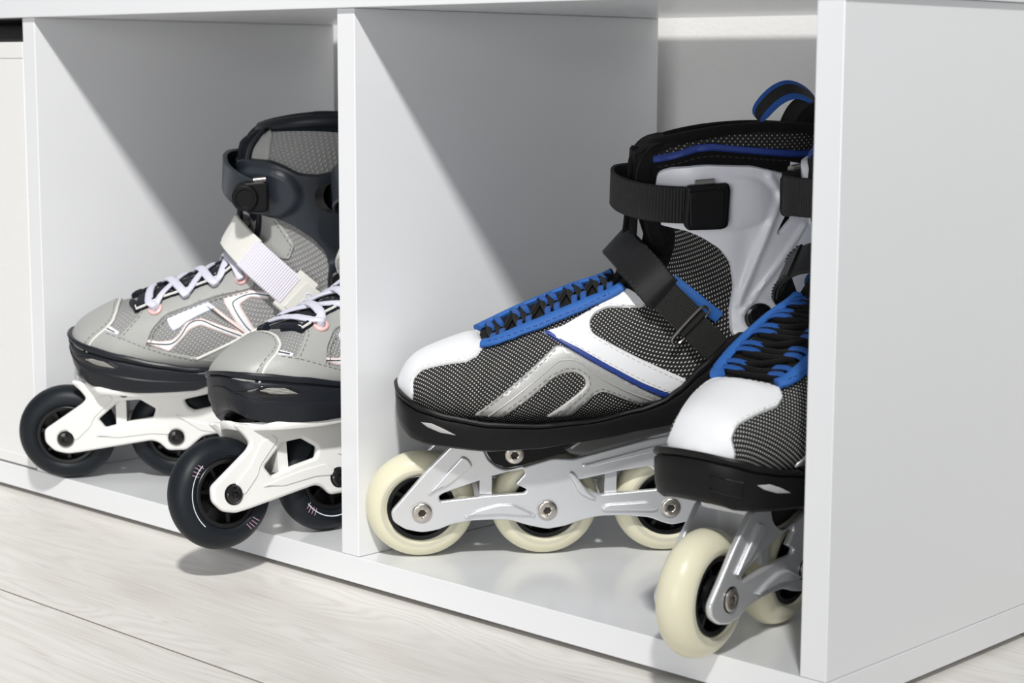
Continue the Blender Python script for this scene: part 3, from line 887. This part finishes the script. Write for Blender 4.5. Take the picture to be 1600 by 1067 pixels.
    P = catmull([V3(147,41.5,186), V3(140,36,195), V3(132,24,203.5), V3(127.5,9,208), V3(127,-8,208), V3(131,-23,204), V3(140,-36,195), V3(155,-42,180), V3(172,-42,163)], 6)
    mb = MB(); mb.band(P, wd, .0235, .0028); sp_ = mb.build('instep_strap', M['black_leather'], root)
    mb = MB(); mb.band(catmull([V3(151,43.2,183.5), V3(147,43.0,187), V3(140,38,195.5), V3(131.5,25.5,204)], 6), wd, .0248, .0022); lt = mb.build('strap_end', M['black_leather'], sp_)
    mb = MB()
    for e in (-11., 11.):
        prev = None
        pts = catmull([V3(150,44.6,184.5), V3(146,44.3,188), V3(140,39.6,196), V3(132,27.2,205)], 8)
        for i in range(0, len(pts)-1, 2):
            a = pts[i]+wd*e*MM; b = pts[i+1]+wd*e*MM; t = b-a; a = a; b = a+t*.8
            sd = t.cross(wd).normalized(); mb.obox((a+b)/2-sd*0, (b-a)/2, wd*.3*MM, sd*.35*MM)
    mb.build('stitching', M['stitch_black'], sp_, smooth=False)
    mb = MB(); mb.band(catmull([V3(146,41.5,188), V3(154,43.2,180), V3(163,44.6,171.5), V3(170.5,45.5,164.5)], 6), wd, .0205, .0024); mb.build('webbing', M['black_webbing2'], sp_)
    mb = MB(); mb.band(catmull([V3(167,43,167), V3(176,44,157.5), V3(186,43,148)], 6), wd, .019, .002); mb.build('webbing', M['black_webbing2'], sp_)
    ring = [V3(160.5,46.2,158.5), V3(163,48.2,153.5), V3(170,48.6,156.5), V3(183,48.6,170), V3(184,47,174.5), V3(179,46.2,175), V3(168,45.8,166)]
    rp = [(V3(a-4,w_,b-1)) for a, w_, b in ((163.5,44.0,152.5),(160.5,46.2,156),(163,47.8,161),(175,47.8,174.5),(180,46.6,177.5),(183.5,44.4,174),(181,43.4,169),(168.5,42.6,155.5))]
    mb = MB(); mb.tube(catmull(rp, 5, True), .0010, 8, closed=True); mb.build('wire_ring', M['steel'], sp_)
    # ---- collar: rim, dotted panel, blue stripe
    rim = [su.P(su.N-1, 2*math.pi*k/72)*.985+Vector((.0028, 0, .0036)) for k in range(72)]
    cl = MB().tube(rim, .0038, 10, closed=True).build('collar', M['black_cloth'], up_)
    dots = [(145.5,268),(151,271.5),(162,276),(175,279.5),(191,282.5),(206,284.5),(236,283.5),(250,281.5),(250,272),(237,272.5),(206,275.5),(179,277.5),(169,276),(158,271.5)]
    bl = [(144,264),(157,267.7),(170,272.1),(180,273.3),(203,271.5),(235,268.3),(252,267.5),(252,271.6),(237,272.4),(206,275.5),(179,277.5),(169,276.1),(158,271.8),(144,267.9)]
    for pj in ('near', 'far'):
        patch(su, dots, pj, .8, 'collar_panel', M['mesh_collar'], cl, rnd=1, res=2.5)
        bs = patch(su, bl, pj, 1.3, 'collar_stripe', M['blue_dark'], cl, rnd=1, res=2.5)
        stitches(su, [([(147,262),(158,265),(172,269.3),(182,270.3),(205,268.7),(250,264.5)], pj)], .1, 'stitching', M['stitch_black'], cl)
    # padded tongue top inside the front of the shaft
    TG = catmull([V3(156,0,212), V3(149,0,232), V3(144.5,0,250), V3(145,0,259), V3(149,0,265.5), V3(158,0,268)], 5)
    mb = MB(); mb.band(TG, Vector((0, 1, 0)), [.050]*len(TG), .018); mb.build('tongue_top', M['black_cloth'], tg)
    # pull loop
    PL = catmull([V3(234,0,270), V3(220,0,283), V3(217,0,291), V3(226,0,302), V3(237,0,306.5), V3(249,0,302), V3(258,0,291), V3(265,0,272), V3(267,0,250)], 6)
    MB().band(catmull([V3(236,0,262), V3(240,0,283), V3(247,0,294), V3(256,0,292), V3(262,0,276), V3(264,0,252)], 6), Vector((0, 1, 0)), .040, .011).build('heel_tab', M['black_cloth'], cl)
    mb = MB(); mb.band(PL, Vector((-.05, 1, .38)), .0235, .0018); mb.build('pull_loop', M['pull_loop'], up_)
    # ---- cuff
    def bump(x, y):
        e = 0
        d = math.hypot((x-192)/26, (y-242)/17); e += 4.6*max(0, 1-d*d)**.55 if d < 1 else 0
        def ridge(a, b, wdt, hh):
            ax, ay = a; bx_, by = b; t = max(0, min(1, ((x-ax)*(bx_-ax)+(y-ay)*(by-ay))/((bx_-ax)**2+(by-ay)**2)))
            q = math.hypot(x-ax-t*(bx_-ax), y-ay-t*(by-ay)); return hh*math.exp(-(q/wdt)**2)
        e += ridge((214,258), (221,246), 2.6, 2.2)+ridge((221,246), (200,178), 2.6, 3.0)+ridge((238,226), (203,172), 2.0, 1.8)-2.0*math.exp(-(math.hypot((x-203)/7, (y-212)/14))**2)
        e += ridge((198,188), (197,165), 3.5, 1.0)
        e += 1.3*math.exp(-((math.hypot(x-213, y-168)-11.5)/2.5)**2)
        return e
    cuffp = [(147,259.5),(153,262.5),(175,265),(204,264.5),(222,260),(240,256),(262,254),(266,240),(266,215),(262,185),(250,160),(236,147),(215,143),(201,149),(195.5,158),(194,172),(196,187),(193,203),(186,212),(175,219),(166,222.5),(148,224.5),(146,228)]
    tri = [(221,221),(228,237),(234,234.5)]
    cs = []
    for pj in ('near', 'far'):
        cs.append(patch(su, cuffp, pj, 3.0, 'cuff', M['cuff_white'], root, lift=1.0, res=1.6, holes=[tri], bump=bump, rnd=3, edge=1.2))
    V = []; F = []; nt_, nh = 22, 26
    for i in range(nt_+1):
        t = 10.5+(14.05-10.5)*i/nt_
        for k in range(nh+1):
            th = R(118+(242-118)*k/nh); V.append(su.P(t, th, 4.0+.7*math.sin(math.pi*k/nh)))
    for i in range(nt_):
        for k in range(nh): a = i*(nh+1)+k; F.append((a, a+nh+1, a+nh+2, a+1))
    cs.append(mesh_obj('cuff', V, F, M['cuff_white'], root))
    cf = join(cs, 'cuff')
    for pj, sg in (('near', 1), ('far', -1)):
        r = ray2(su, pj, 213, 168); y = r[0].y-sg*.0035
        mb = MB(); pr_ = [(0, 3.0), (5, 3.0), (8.3, 2.5), (9.3, 1.4), (9.6, 0), (9.6, -4)]
        mb.lathe_y([(a*MM, -sg*b*MM) for a, b in pr_], n=40); pc = mb.build('pivot_cap', M['black_gloss'], cf); pc.location = (r[0].x, y, r[0].z)
    # cuff strap round the front, buckle on the outer side
    P = catmull([V3(188,47.5,242.5), V3(176,48.8,242), V3(160,47.5,241.5), V3(144,42,241.5), V3(131,30,242), V3(124.3,12,242.5), V3(123.5,-6,243), V3(128,-24,243), V3(140,-38,242), V3(158,-46.5,242), V3(180,-47.5,242.5)], 7)
    mb = MB(); mb.band(P, Vector((0, 0, 1)), .0232, .0026); cst = mb.build('cuff_strap', M['black_webbing'], cf)
    bk = plate('buckle', [round_poly([(160,254.5),(186.5,256),(188,252),(187.5,229),(184,227),(162,226.5),(159.5,230)], 3)], 47.5, 54.5, M['black'], cf, .002)
    plate('buckle_lever', [round_poly([(161.5,251),(184,252.5),(184.5,231),(182,229),(163,229)], 3)], 54, 56, M['black'], bk, .0015)
    MB().tube([V3(166,51,255.6), V3(178,51,256.6)], .0022, 10).build('buckle_pin', M['steel'], bk)
    return root

def reshape_boot(root, tab):
    """lift the boot's contours to the measured heights (wheels and frame stay)"""
    def go(o, off):
        off = off+o.location.z
        if o.type == 'MESH' and not o.name.startswith(('wheel', 'frame')):
            for v in o.data.vertices: v.co.z += lerp_tab(tab, (v.co.z+off)*1000)*MM
        if o.name.startswith(('wheel', 'frame')): return
        for ch in [q for q in bpy.data.objects if q.parent == o]: go(ch, off)
    for ch in [q for q in bpy.data.objects if q.parent == root]: go(ch, 0.)

root_A = make_blue_skate()
reshape_boot(root_A, [(78,0),(86,2.0),(100,3.5),(120,3.5),(250,4.3),(320,5.0)])

# ================================================================== grey skate with dark wheels
SKG2 = 'pair of light grey inline skates'
def make_grey_skate():
    root = empty('inline_skate', '', 'inline skate', SKG2)
    R0, SP = 38., 85.2
    common_wheels(root, 4, SP, R0, 11.8, 23.5, M['pu_dark'], M['black_gloss'], M['black'], 6.4, 19.0, 7, .9, marks=True)
    outl = [(-16,45),(-16,35),(-9,27.5),(1,25),(10,26),(66,35),(72,33),(78,26.5),(93,26.5),(106,38),(118,40),(150,39),(164,27),(178,26.5),(190,36),(236,33),(252,26),(264,27),(271,35),(266,50),(262,98),(200,98),(140,96),(118,91.5),(108,87),(103,82),(60,79.5),(30,80),(8,85),(6,83),(13,76),(17,70),(14,66)]
    h1 = round_poly([(26,53),(42,67.5),(58,68.5),(70,61),(68,54),(50,51),(31,46)], 1.5)
    h2 = round_poly([(92,68),(95,62),(100,59),(124,64),(140,67),(136,76),(114,73)], 2)
    h3 = round_poly([(180,58),(188,49),(240,49),(246,60),(236,80),(215,80),(195,74)], 3)
    h4 = round_poly([(120,49),(132,56),(156,60),(160,52),(148,48)], 2)
    fr_ = join([plate('frame', [round_poly(outl, 3), h1, h2, h3, h4], 13.2, 18.8, M['white_plastic'], root, .0022), plate('frame', [round_poly(outl, 3), h1, h2, h3, h4], -13.2, -18.8, M['white_plastic'], root, .0022)], 'frame')
    for (a, b, c, d) in ((39, 47, 47, 80), (124, 132, 42, 90), (209, 217, 42, 94)):
        MB().box((a*MM, -.0148, c*MM), (b*MM, .0148, d*MM)).build('crossbar', M['white_plastic'], fr_, smooth=False)
    for pl_ in ([(1,44),(14,55),(24,70),(34,74),(38,70),(22,54),(20,48),(8,36)], [(22,40),(34,43),(55,47),(75,49),(82,44),(80,40),(66,41),(40,38)], [(84,56),(96,52),(118,46),(128,44),(118,41),(104,43),(94,50)]):
        for sg in (1, -1): plate('rib', [round_poly(pl_, 2.5)], sg*18., sg*19.7, M['white_plastic'], fr_, .0016)
    # deck flange under the sole
    dk_out = [(8,0),(9,6),(14,14),(22,24),(32,34),(70,39),(110,38.5),(160,31),(210,30),(250,30),(264,20),(267,0)]
    dk, _ = sole_shell('deck', dk_out, [(4,88),(14,84),(60,83),(105,84),(120,92),(200,99),(267,101)], [(4,82),(14,78.5),(60,77),(105,78.5),(120,85),(200,93),(267,96)], [(0,6,0),(0,1.2,0),(.3,0,0),(.7,0,0),(1,1.2,0),(1,6,0)], M['white_plastic'], fr_)
    bolt(5.5, M['black_gloss'], M['black'], fr_, V3(46, 17.5, 76), -1, 'mounting_bolt')
    rows = [(7,115,7,104,8,0,2.0), (11,122,10,100,18,0,2.1), (18,128,16,97,26,.04,2.15), (32,136,29,93,33,.10,2.2), (47,142,46,88,38.6,.14,2.2),
            (76,153,74,86,41,.18,2.2), (98,161,100,86,40.5,.20,2.2), (124,172.5,134,87,38.6,.16,2.2), (141,190,180,90,36.5,.06,2.2), (146,206,226,95,36.5,0,2.2),
            (145,222,256,116,36.5,0,2.2), (142,236,262,150,38,0,2.25), (138,250,260,190,40,0,2.3), (139,262,256,228,41,0,2.3), (145,268,254,256,39,0,2.2), (155,275,256,277,33,0,2.1)]
    su = Loft(rows); su.dip = 4.5
    up_ = su.build('upper', M['mesh_grey'], root, m2=M['navy_cloth'], cond=lambda t, th: t > 14.4 or (t > 6.8 and abs((th+math.pi) % (2*math.pi)-math.pi) < .55))
    outline = [(4,0),(5,10.5),(9.5,20.5),(17,29),(31,37),(50,43),(80,46),(110,45),(150,42.5),(190,41),(230,40.5),(254,36),(267,24),(271,0)]
    top = [(4,118),(11,116.5),(22,114.5),(46,110),(77,104),(100,100),(125,98.5),(150,101),(180,112),(200,122),(240,128),(272,132)]
    bot = [(4,101),(8,92.5),(13,87),(23,83),(59,80.5),(102,82),(120,88),(160,94),(200,97),(272,101)]
    lv = [(0,9,1),(0,4.5,0),(.12,2.2,0),(.3,1.0,0),(.33,.3,0),(.40,.1,0),(.43,.8,0),(.6,.2,0),(.74,-.2,0),(.79,.3,0),(.805,1.2,0),(.83,1.0,0),(.86,-.6,0),(.94,-1.1,0),(.99,-.3,0),(1.0,1.2,.0),(.98,3.2,0),(.9,5,0)]
    so, pl = sole_shell('sole', outline, top, bot, lv, M['navy'], root)
    sm = Loft.__new__(Loft); sm.bvh = BVHTree.FromPolygons([v.co.copy() for v in so.data.vertices], [tuple(p.vertices) for p in so.data.polygons])
    for pj in ('near', 'far'):
        patch(sm, [(6,103.5),(20,106),(38,104),(46,99.5),(40,97.5),(24,98.5)], pj, .25, 'slot_recess', M['black_gloss'], so, lift=.0, res=2, rnd=1, edge=.4)
        patch(sm, [(19,103.5),(24,105),(34,104),(43,99.2),(33,99.6),(26,100.6)], pj, .5, 'reflective_inset', M['mesh_strap'], so, lift=.1, res=2, rnd=.6, edge=.4)
    # ---- panels
    cap = [(0, 80), (12, 81), (20, 84.5), (27, 89), (29.5, 94), (30, 104), (30, 114), (27, 122), (20, 127), (10, 129), (0, 129.5), (-10, 129), (-20, 127), (-27, 122), (-30, 114), (-30, 104), (-29.5, 94), (-27, 89), (-20, 84.5), (-12, 81)]
    cp = patch(su, cap, 'obl', 1.5, 'toe_cap', M['grey_leather'], up_, res=2.6)
    ci = inset(round_poly(cap, 4, 3), 2.0)
    stitches(su, [([q for q in ci if q[1] > 94 and q[0] > 0], 'obl'), ([q for q in ci if q[1] > 94 and q[0] < 0], 'obl')], 1.5, 'stitching', M['stitch_grey'], cp, wdt=.22)
    # white piping on the cap edge
    P = [(r[0]+r[1]*.0009) for r in [ray2(su, 'obl', a, b) for a, b in resample(round_poly(cap[3:18], 3, 3)[4:-4], 2, False)] if r]
    MB().tube(P, .0011, 8).build('piping', M['cream_leather'], up_)
    low = [(18,110),(22,116),(30,126.5),(40,125),(48,123),(64,117.5),(82,112),(106,106.5),(128,104),(136,104),(170,118),(200,130),(200,119),(160,101),(130,95.5),(100,97.5),(60,103.5),(40,108),(28,109.5)]
    heelp = [(104,105.5),(128,116),(160,132),(190,150),(215,158),(236,152),(236,110),(200,100),(130,90)]
    band1 = [(61,138),(64,144.5),(80,151.5),(100,160),(124,170.5),(146,172),(150,160),(143,156.5),(118,150.5),(100,144),(81,137.5),(71,127),(66,114),(48,117),(44,121)]
    g_box = [(29,127),(44,122.5),(46.5,125.5),(38,129),(35.5,134),(40,140),(46,141.5),(43,143.5),(36,139),(31,133)]
    g1 = [(65,118.5),(67,121),(77,119.5),(86,120.5),(91,124.5),(96.5,133),(108,136.5),(141,124.5),(143,121),(137,120),(108,131),(100,128),(94,121),(84,111.5)]
    g1w = [(81.5,135.5),(113,148),(120,143.5),(106,137.5),(97,133),(92,129),(87,126.5),(84,130)]
    g2 = [(125,150.5),(125.5,147),(135,131.5),(143.5,122.5),(150,125),(137.5,146),(146,151.5),(160,150),(160,156),(147,157),(134,153.5)]
    arm = [(112,147),(116,146),(146,124),(141,121.5)]
    for pj in ('near', 'far'):
        lo_ = patch(su, low, pj, 1.7, 'foxing_panel', M['grey_leather'], up_, rnd=2)
        stitches(su, [([(37,123.5),(48,121),(64,115.5),(82,110),(106,104.5)], pj)], 1.75, 'stitching', M['stitch_grey'], lo_, wdt=.22)
        patch(su, g_box, pj, .9, 'white_print', M['white_print'], up_, rnd=1, res=2)
        a_ = patch(su, g1, pj, 1.0, 'pink_print', M['pink_print'], up_, rnd=2, res=2)
        patch(su, inset(resample(round_poly(g1, 2, 3), 2), 1.0), pj, 1.25, 'white_print', M['white_print'], a_, rnd=0, res=2, edge=.3)
        patch(su, g1w, pj, 1.5, 'ice_print', M['ice_print'], a_, rnd=1, res=2)
        patch(su, arm, pj, 1.1, 'pink_print', M['pink_print'], a_, rnd=.6, res=2)
        b_ = patch(su, g2, pj, 1.0, 'pink_print', M['pink_print'], up_, rnd=2, res=2)
        patch(su, inset(resample(round_poly(g2, 2, 3), 2), 1.0), pj, 1.25, 'white_print', M['white_print'], b_, rnd=0, res=2, edge=.3)
        for L_ in ([(67,118.6),(77,117.6),(86,118.2),(93,124),(99,132),(108,134.5),(120,129.8),(139,122.4)], [(147,124.8),(141,131),(133,144),(134,149),(146,154),(160,153)], [(36,127),(43,124.8)], [(113,144),(128,134),(140,125)]):
            P = [p for p, n in on_path(su, [tuple(q[:2]) for q in catmull([(a, b, 0) for a, b in L_], 5)], pj, 1.35)]
            if len(P) > 2: MB().tube(P, .00042, 6).build('dark_print', M['dark_print'], b_)
        hp = patch(su, heelp, pj, 1.5, 'heel_panel', M['grey_leather'], up_, rnd=2)
        P = [p for p, n in on_path(su, [(104,106),(128,116.5),(160,132.5),(190,150)], pj, 1.2)]
        MB().tube(P, .0011, 8).build('piping', M['cream_leather'], up_)
        es = patch(su, band1, pj, 1.35, 'eyestay', M['grey_leather'], up_, rnd=3)
        stitches(su, [([(46.5,120),(62,136),(65,141)], pj), ([(68.5,115),(73,127),(83,135.8),(101,142.4),(119,149),(144,155)], pj), ([(66,142.3),(81,149),(101,157.5),(124,168)], pj)], 1.45, 'stitching', M['stitch_grey'], es, wdt=.22)
        # ankle panel and collar panel
        ap = patch(su, [(141,220),(152,217),(167,211),(172,203),(180,191),(176,180),(160,181),(144,196)], pj, 1.2, 'ankle_panel', M['grey_leather'], up_, rnd=2)
        stitches(su, [([(165,209),(170,202),(177.5,190.5),(174,182.5)], pj)], 1.3, 'stitching', M['stitch_grey'], ap, wdt=.22)
        patch(su, [(143,254),(147,262),(154,271),(163,276.5),(165,274),(163,266),(161.5,252)], pj, 1.2, 'collar_leather', M['grey_leather'], up_, rnd=2)
        # eyelets
        for (a, b) in ((73.5,141), (139.5,165)):
            r = ray2(su, pj, a, b)
            if not r: continue
            p, n = r; t1 = n.cross(Vector((0,0,1))).normalized(); t2 = n.cross(t1)
            c = p+n*.0018
            MB().tube([c+(t1*math.cos(q)+t2*math.sin(q))*.0041 for q in [2*math.pi*i/24 for i in range(24)]], .0015, 8, closed=True).build('eyelet', M['pink'], es)
    # throat: dark edging and tongue
    tg = patch(su, [(57,8),(61,21),(70,21),(100,19),(128,17.5),(145,14),(145,-14),(128,-17.5),(100,-19),(70,-21),(61,-21),(57,-8)], 'top', .8, 'tongue', M['navy_cloth'], root, res=3)
    for sg in (1, -1):
        P = []; Nn = []
        for a, b in resample([(55,10),(59.5,25),(66,24.5),(76,22),(100,20.5),(124,19.5),(134,18.5)], 3, False):
            r = ray2(su, 'top', a, b*sg); P.append(r[0]+r[1]*.0016); Nn.append(r[1])
        MB().tube(P, .0030, 8).build('edging', M['navy_cloth'], up_)
        MB().tube([p+Vector((0, -sg*.0022, .0012)) for p in P], .0010, 6).build('edge_piping', M['cream_leather'], up_)
    # laces
    ey = [(73.5,141), (97,150), (119.5,158.5), (139.5,165)]
    lace = MB()
    def eye(i, sg):
        r = ray2(su, 'near' if sg > 0 else 'far', *ey[i]); return r[0]+r[1]*.0014, r[1]
    def flat_lace(P):
        Pc = catmull(P, 6); lace.tube(Pc, .0034, 10, flat=([Vector((-.35, 0, .93))]*len(Pc), .42))
    for sg in (1, -1):
        for i in range(4):
            p, n = eye(i, sg)
            s0 = ey[i][0]
            if i == 0:
                r1 = ray2(su, 'top', s0-4, 24*sg); r2 = ray2(su, 'top', s0-5, 8*sg); r3 = ray2(su, 'top', s0-5, 0)
                flat_lace([p, p+n*.0022+Vector((-.001,0,.002)), r1[0]+r1[1]*.0038, r2[0]+r2[1]*.0034, r3[0]+r3[1]*.0034])
            if i < 3:
                # cross from this eyelet to the next on the other side
                q, nq = eye(i+1, -sg)
                s1 = ey[i+1][0]
                ra = ray2(su, 'top', s0+5, 22*sg); rb = ray2(su, 'top', (s0+s1)/2, 4*sg); rc = ray2(su, 'top', s1-4, -20*sg)
                zz = .0022 if sg > 0 else .0042
                flat_lace([p+n*.001, ra[0]+ra[1]*.0042, rb[0]+rb[1]*(zz+.001), rc[0]+rc[1]*.0042, q+nq*.0028, q+nq*.0002])
    lace.build('lace', M['lav_lace'], tg)
    # ---- instep strap
    wd = Vector((.50, 0, .866))
    P = catmull([V3(150,38,181), V3(142,33,188), V3(134,22,194), V3(130,8,197), V3(130,-8,197), V3(134,-22,194), V3(146,-36,186), V3(165,-42,172), V3(185,-42,158)], 6)
    MB().band(P, wd, .0225, .0028).build('instep_strap', M['cream_leather'], root)
    sp_ = [o for o in root.children if o.name.startswith('instep_strap')][0]
    MB().band(catmull([V3(147,38.8,185.5), V3(141,34.6,190.5), V3(133.2,22.5,196.5), V3(130,12,198.5)], 6), wd, .0262, .0030).build('strap_end', M['cream_leather'], sp_)
    MB().band(catmull([V3(144,37.2,187), V3(154,42.5,178.5), V3(165,45.2,169), V3(176,46.5,159.5)], 6), wd, .0262, .0034).build('webbing', M['lav_webbing'], sp_)
    MB().band(catmull([V3(173,44.8,162), V3(179,45.8,157), V3(186,46,151)], 5), wd, .034, .0045).build('buckle', M['cream_leather'], sp_)
    lb = MB().band(catmull([V3(180,48.0,157), V3(186,47.8,151.5), V3(198,46.6,142)], 5), wd, .0262, .0020).build('label_patch', M['cream_leather'], sp_)
    mb = MB()
    t_ = Vector((.72, 0, -.69))
    c0 = V3(188, 48.9, 150.5)
    def loop_(cu, cv, ru, rv):
        mb.tube([c0+t_*((cu+ru*math.cos(a))*MM)+wd*((cv+rv*math.sin(a))*MM) for a in [2*math.pi*i/20 for i in range(20)]], .0005, 6, closed=True)
    loop_(0, 4.6, 3.4, 2.6); loop_(0, -1.2, 3.4, 2.6); loop_(0, -6.6, 3.4, 2.2)
    mb.build('embossed_mark', M['lav_lace'], lb)
    # ---- collar
    rim = [su.P(su.N-1, 2*math.pi*k/72)*.985+Vector((.0030, 0, .0030)) for k in range(72)]
    cl = MB().tube(rim, .0052, 10, closed=True).build('collar', M['navy'], up_)
    MB().tube([p*1.0+Vector((.004 if p.x < .2 else -.004, -.0035 if p.y > 0 else .0035, .0015)) for p in rim], .0045, 8, closed=True).build('collar_padding', M['navy_cloth'], cl)
    # dark edge running down the shaft front
    for sg in (1, -1):
        P = [su.P(t, sg*.60, 1.2) for t in [8.6+.35*i for i in range(18)]]
        MB().tube(P, .0026, 8).build('edging', M['navy'], up_)
    # tongue top
    TG = catmull([V3(156,0,205), V3(148,0,222), V3(146,0,250), V3(149,0,262), V3(156,0,269), V3(163,0,272), V3(168,0,272)], 5)
    MB().band(TG, Vector((0, 1, 0)), [.042]*len(TG), .013).build('tongue_top', M['navy_cloth'], tg)
    # ---- cuff
    def bump(x, y):
        e = 0
        d = math.hypot((x-160)/25, (y-231)/19); q = max(0, min(1, (1.12-d)/.3)); e += 3.4*q*q*(3-2*q)
        e += 1.0*math.exp(-((math.hypot(x-213, y-168)-11)/2.5)**2)
        return e
    cuffp = [(135,244),(139,252),(146,256),(163,256),(173,252.5),(184,247),(198,246),(215,250),(240,252),(262,250),(266,236),(266,215),(262,185),(250,160),(236,147),(215,143),(205,150),(204,164),(205.5,176),(203,187),(193,198),(179,207),(164,213),(149,215.5),(142,219),(137,228)]
    hole_ = [(196,226),(208,233),(212,224),(208,218)]
    cs = [patch(su, cuffp, pj, 3.0, 'cuff', M['navy_cuff'], root, lift=1.0, res=1.6, holes=[hole_], bump=bump, rnd=3, edge=1.2) for pj in ('near', 'far')]
    V = []; F = []; nt_, nh = 22, 26
    for i in range(nt_+1):
        t = 10.5+(14.0-10.5)*i/nt_
        for k in range(nh+1): V.append(su.P(t, R(118+(242-118)*k/nh), 4.0+.7*math.sin(math.pi*k/nh)))
    for i in range(nt_):
        for k in range(nh): a = i*(nh+1)+k; F.append((a, a+nh+1, a+nh+2, a+1))
    cs.append(mesh_obj('cuff', V, F, M['navy_cuff'], root)); cf = join(cs, 'cuff')
    for pj, sg in (('near', 1), ('far', -1)):
        r = ray2(su, pj, 214, 166)
        mb = MB(); mb.lathe_y([(a*MM, -sg*b*MM) for a, b in [(0, 3.0), (5, 3.0), (8, 2.5), (9, 1.4), (9.3, 0), (9.3, -4)]], n=40); pc = mb.build('pivot_cap', M['black_gloss'], cf); pc.location = (r[0].x, r[0].y-sg*.0035, r[0].z)
    P = catmull([V3(160,48.5,231), V3(149,46.5,231), V3(138,36,234), V3(130,22,238), V3(127,6,241), V3(127.5,-10,242), V3(133,-26,241), V3(146,-38,239), V3(165,-45,238)], 7)
    wdl = [.0200+.006*min(1, abs(i-26)/20) for i in range(len(P))]
    MB().band(P, Vector((.05, 0, 1)), .0255, .0034).build('cuff_strap', M['navy_cuff'], cf)
    bk = plate('buckle', [round_poly([(141,242),(158,243.5),(161,241),(161,221.5),(158,219.5),(144,219)], 3)], 44, 53, M['black'], cf, .002)
    mb = MB(); mb.lathe_y([(a*MM, -b*MM) for a, b in [(0, 3.2), (6.2, 3.2), (6.9, 3.9), (8.6, 3.9), (9.6, 3.0), (10, 0), (10, -9)]], n=44); kn = mb.build('buckle_knob', M['black'], bk); kn.location = V3(143.5, 52.5, 231)
    MB().tube([V3(150,50.5,243.4), V3(159,50,244.2)], .0024, 10).build('buckle_pin', M['steel'], bk)
    return root

root_D = make_grey_skate()
reshape_boot(root_D, [(78,0),(86,.5),(100,2.0),(120,2.5),(250,4.5),(320,5.5)])

def copy_tree(o, parent=None, mirror=False):
    c = o.copy(); C.objects.link(c); c.parent = parent
    if mirror and o.type == 'MESH':
        me = o.data.copy(); me.transform(Matrix.Scale(-1, 4, (0, 1, 0))); me.flip_normals(); c.data = me
        l = c.location; c.location = (l.x, -l.y, l.z)
    for ch in [q for q in bpy.data.objects if q.parent == o]: copy_tree(ch, c, mirror)
    return c

def place(o, x, y, yw, lean):
    rot = Euler((R(lean), 0, R(yw)), 'XYZ')
    Rm = rot.to_matrix()
    o.rotation_euler = rot; o.location = Vector((x, y, .0118))-Rm @ Vector((0, 0, .0118))

root_B = copy_tree(root_A, None, True)
root_C = copy_tree(root_D, None, True)
place(root_A, .0236, .0342, 50.0, 6.8)
place(root_B, .2945, -.0095, 95.8, 1.5)
place(root_C, -.0838, -.0481, 83.9, -7.0)
place(root_D, -.3500, .0058, 49.9, 7.5)
root_A['label'] = 'blue-trimmed black and white skate with cream wheels, seen side-on right of the middle divider'
root_B['label'] = 'blue-laced black and white skate with cream wheels, cut off by the right side panel'
root_C['label'] = 'light grey skate with dark wheels whose heel is hidden behind the middle divider'
root_D['label'] = 'light grey skate at far left with white instep strap and navy cuff, dark wheels'
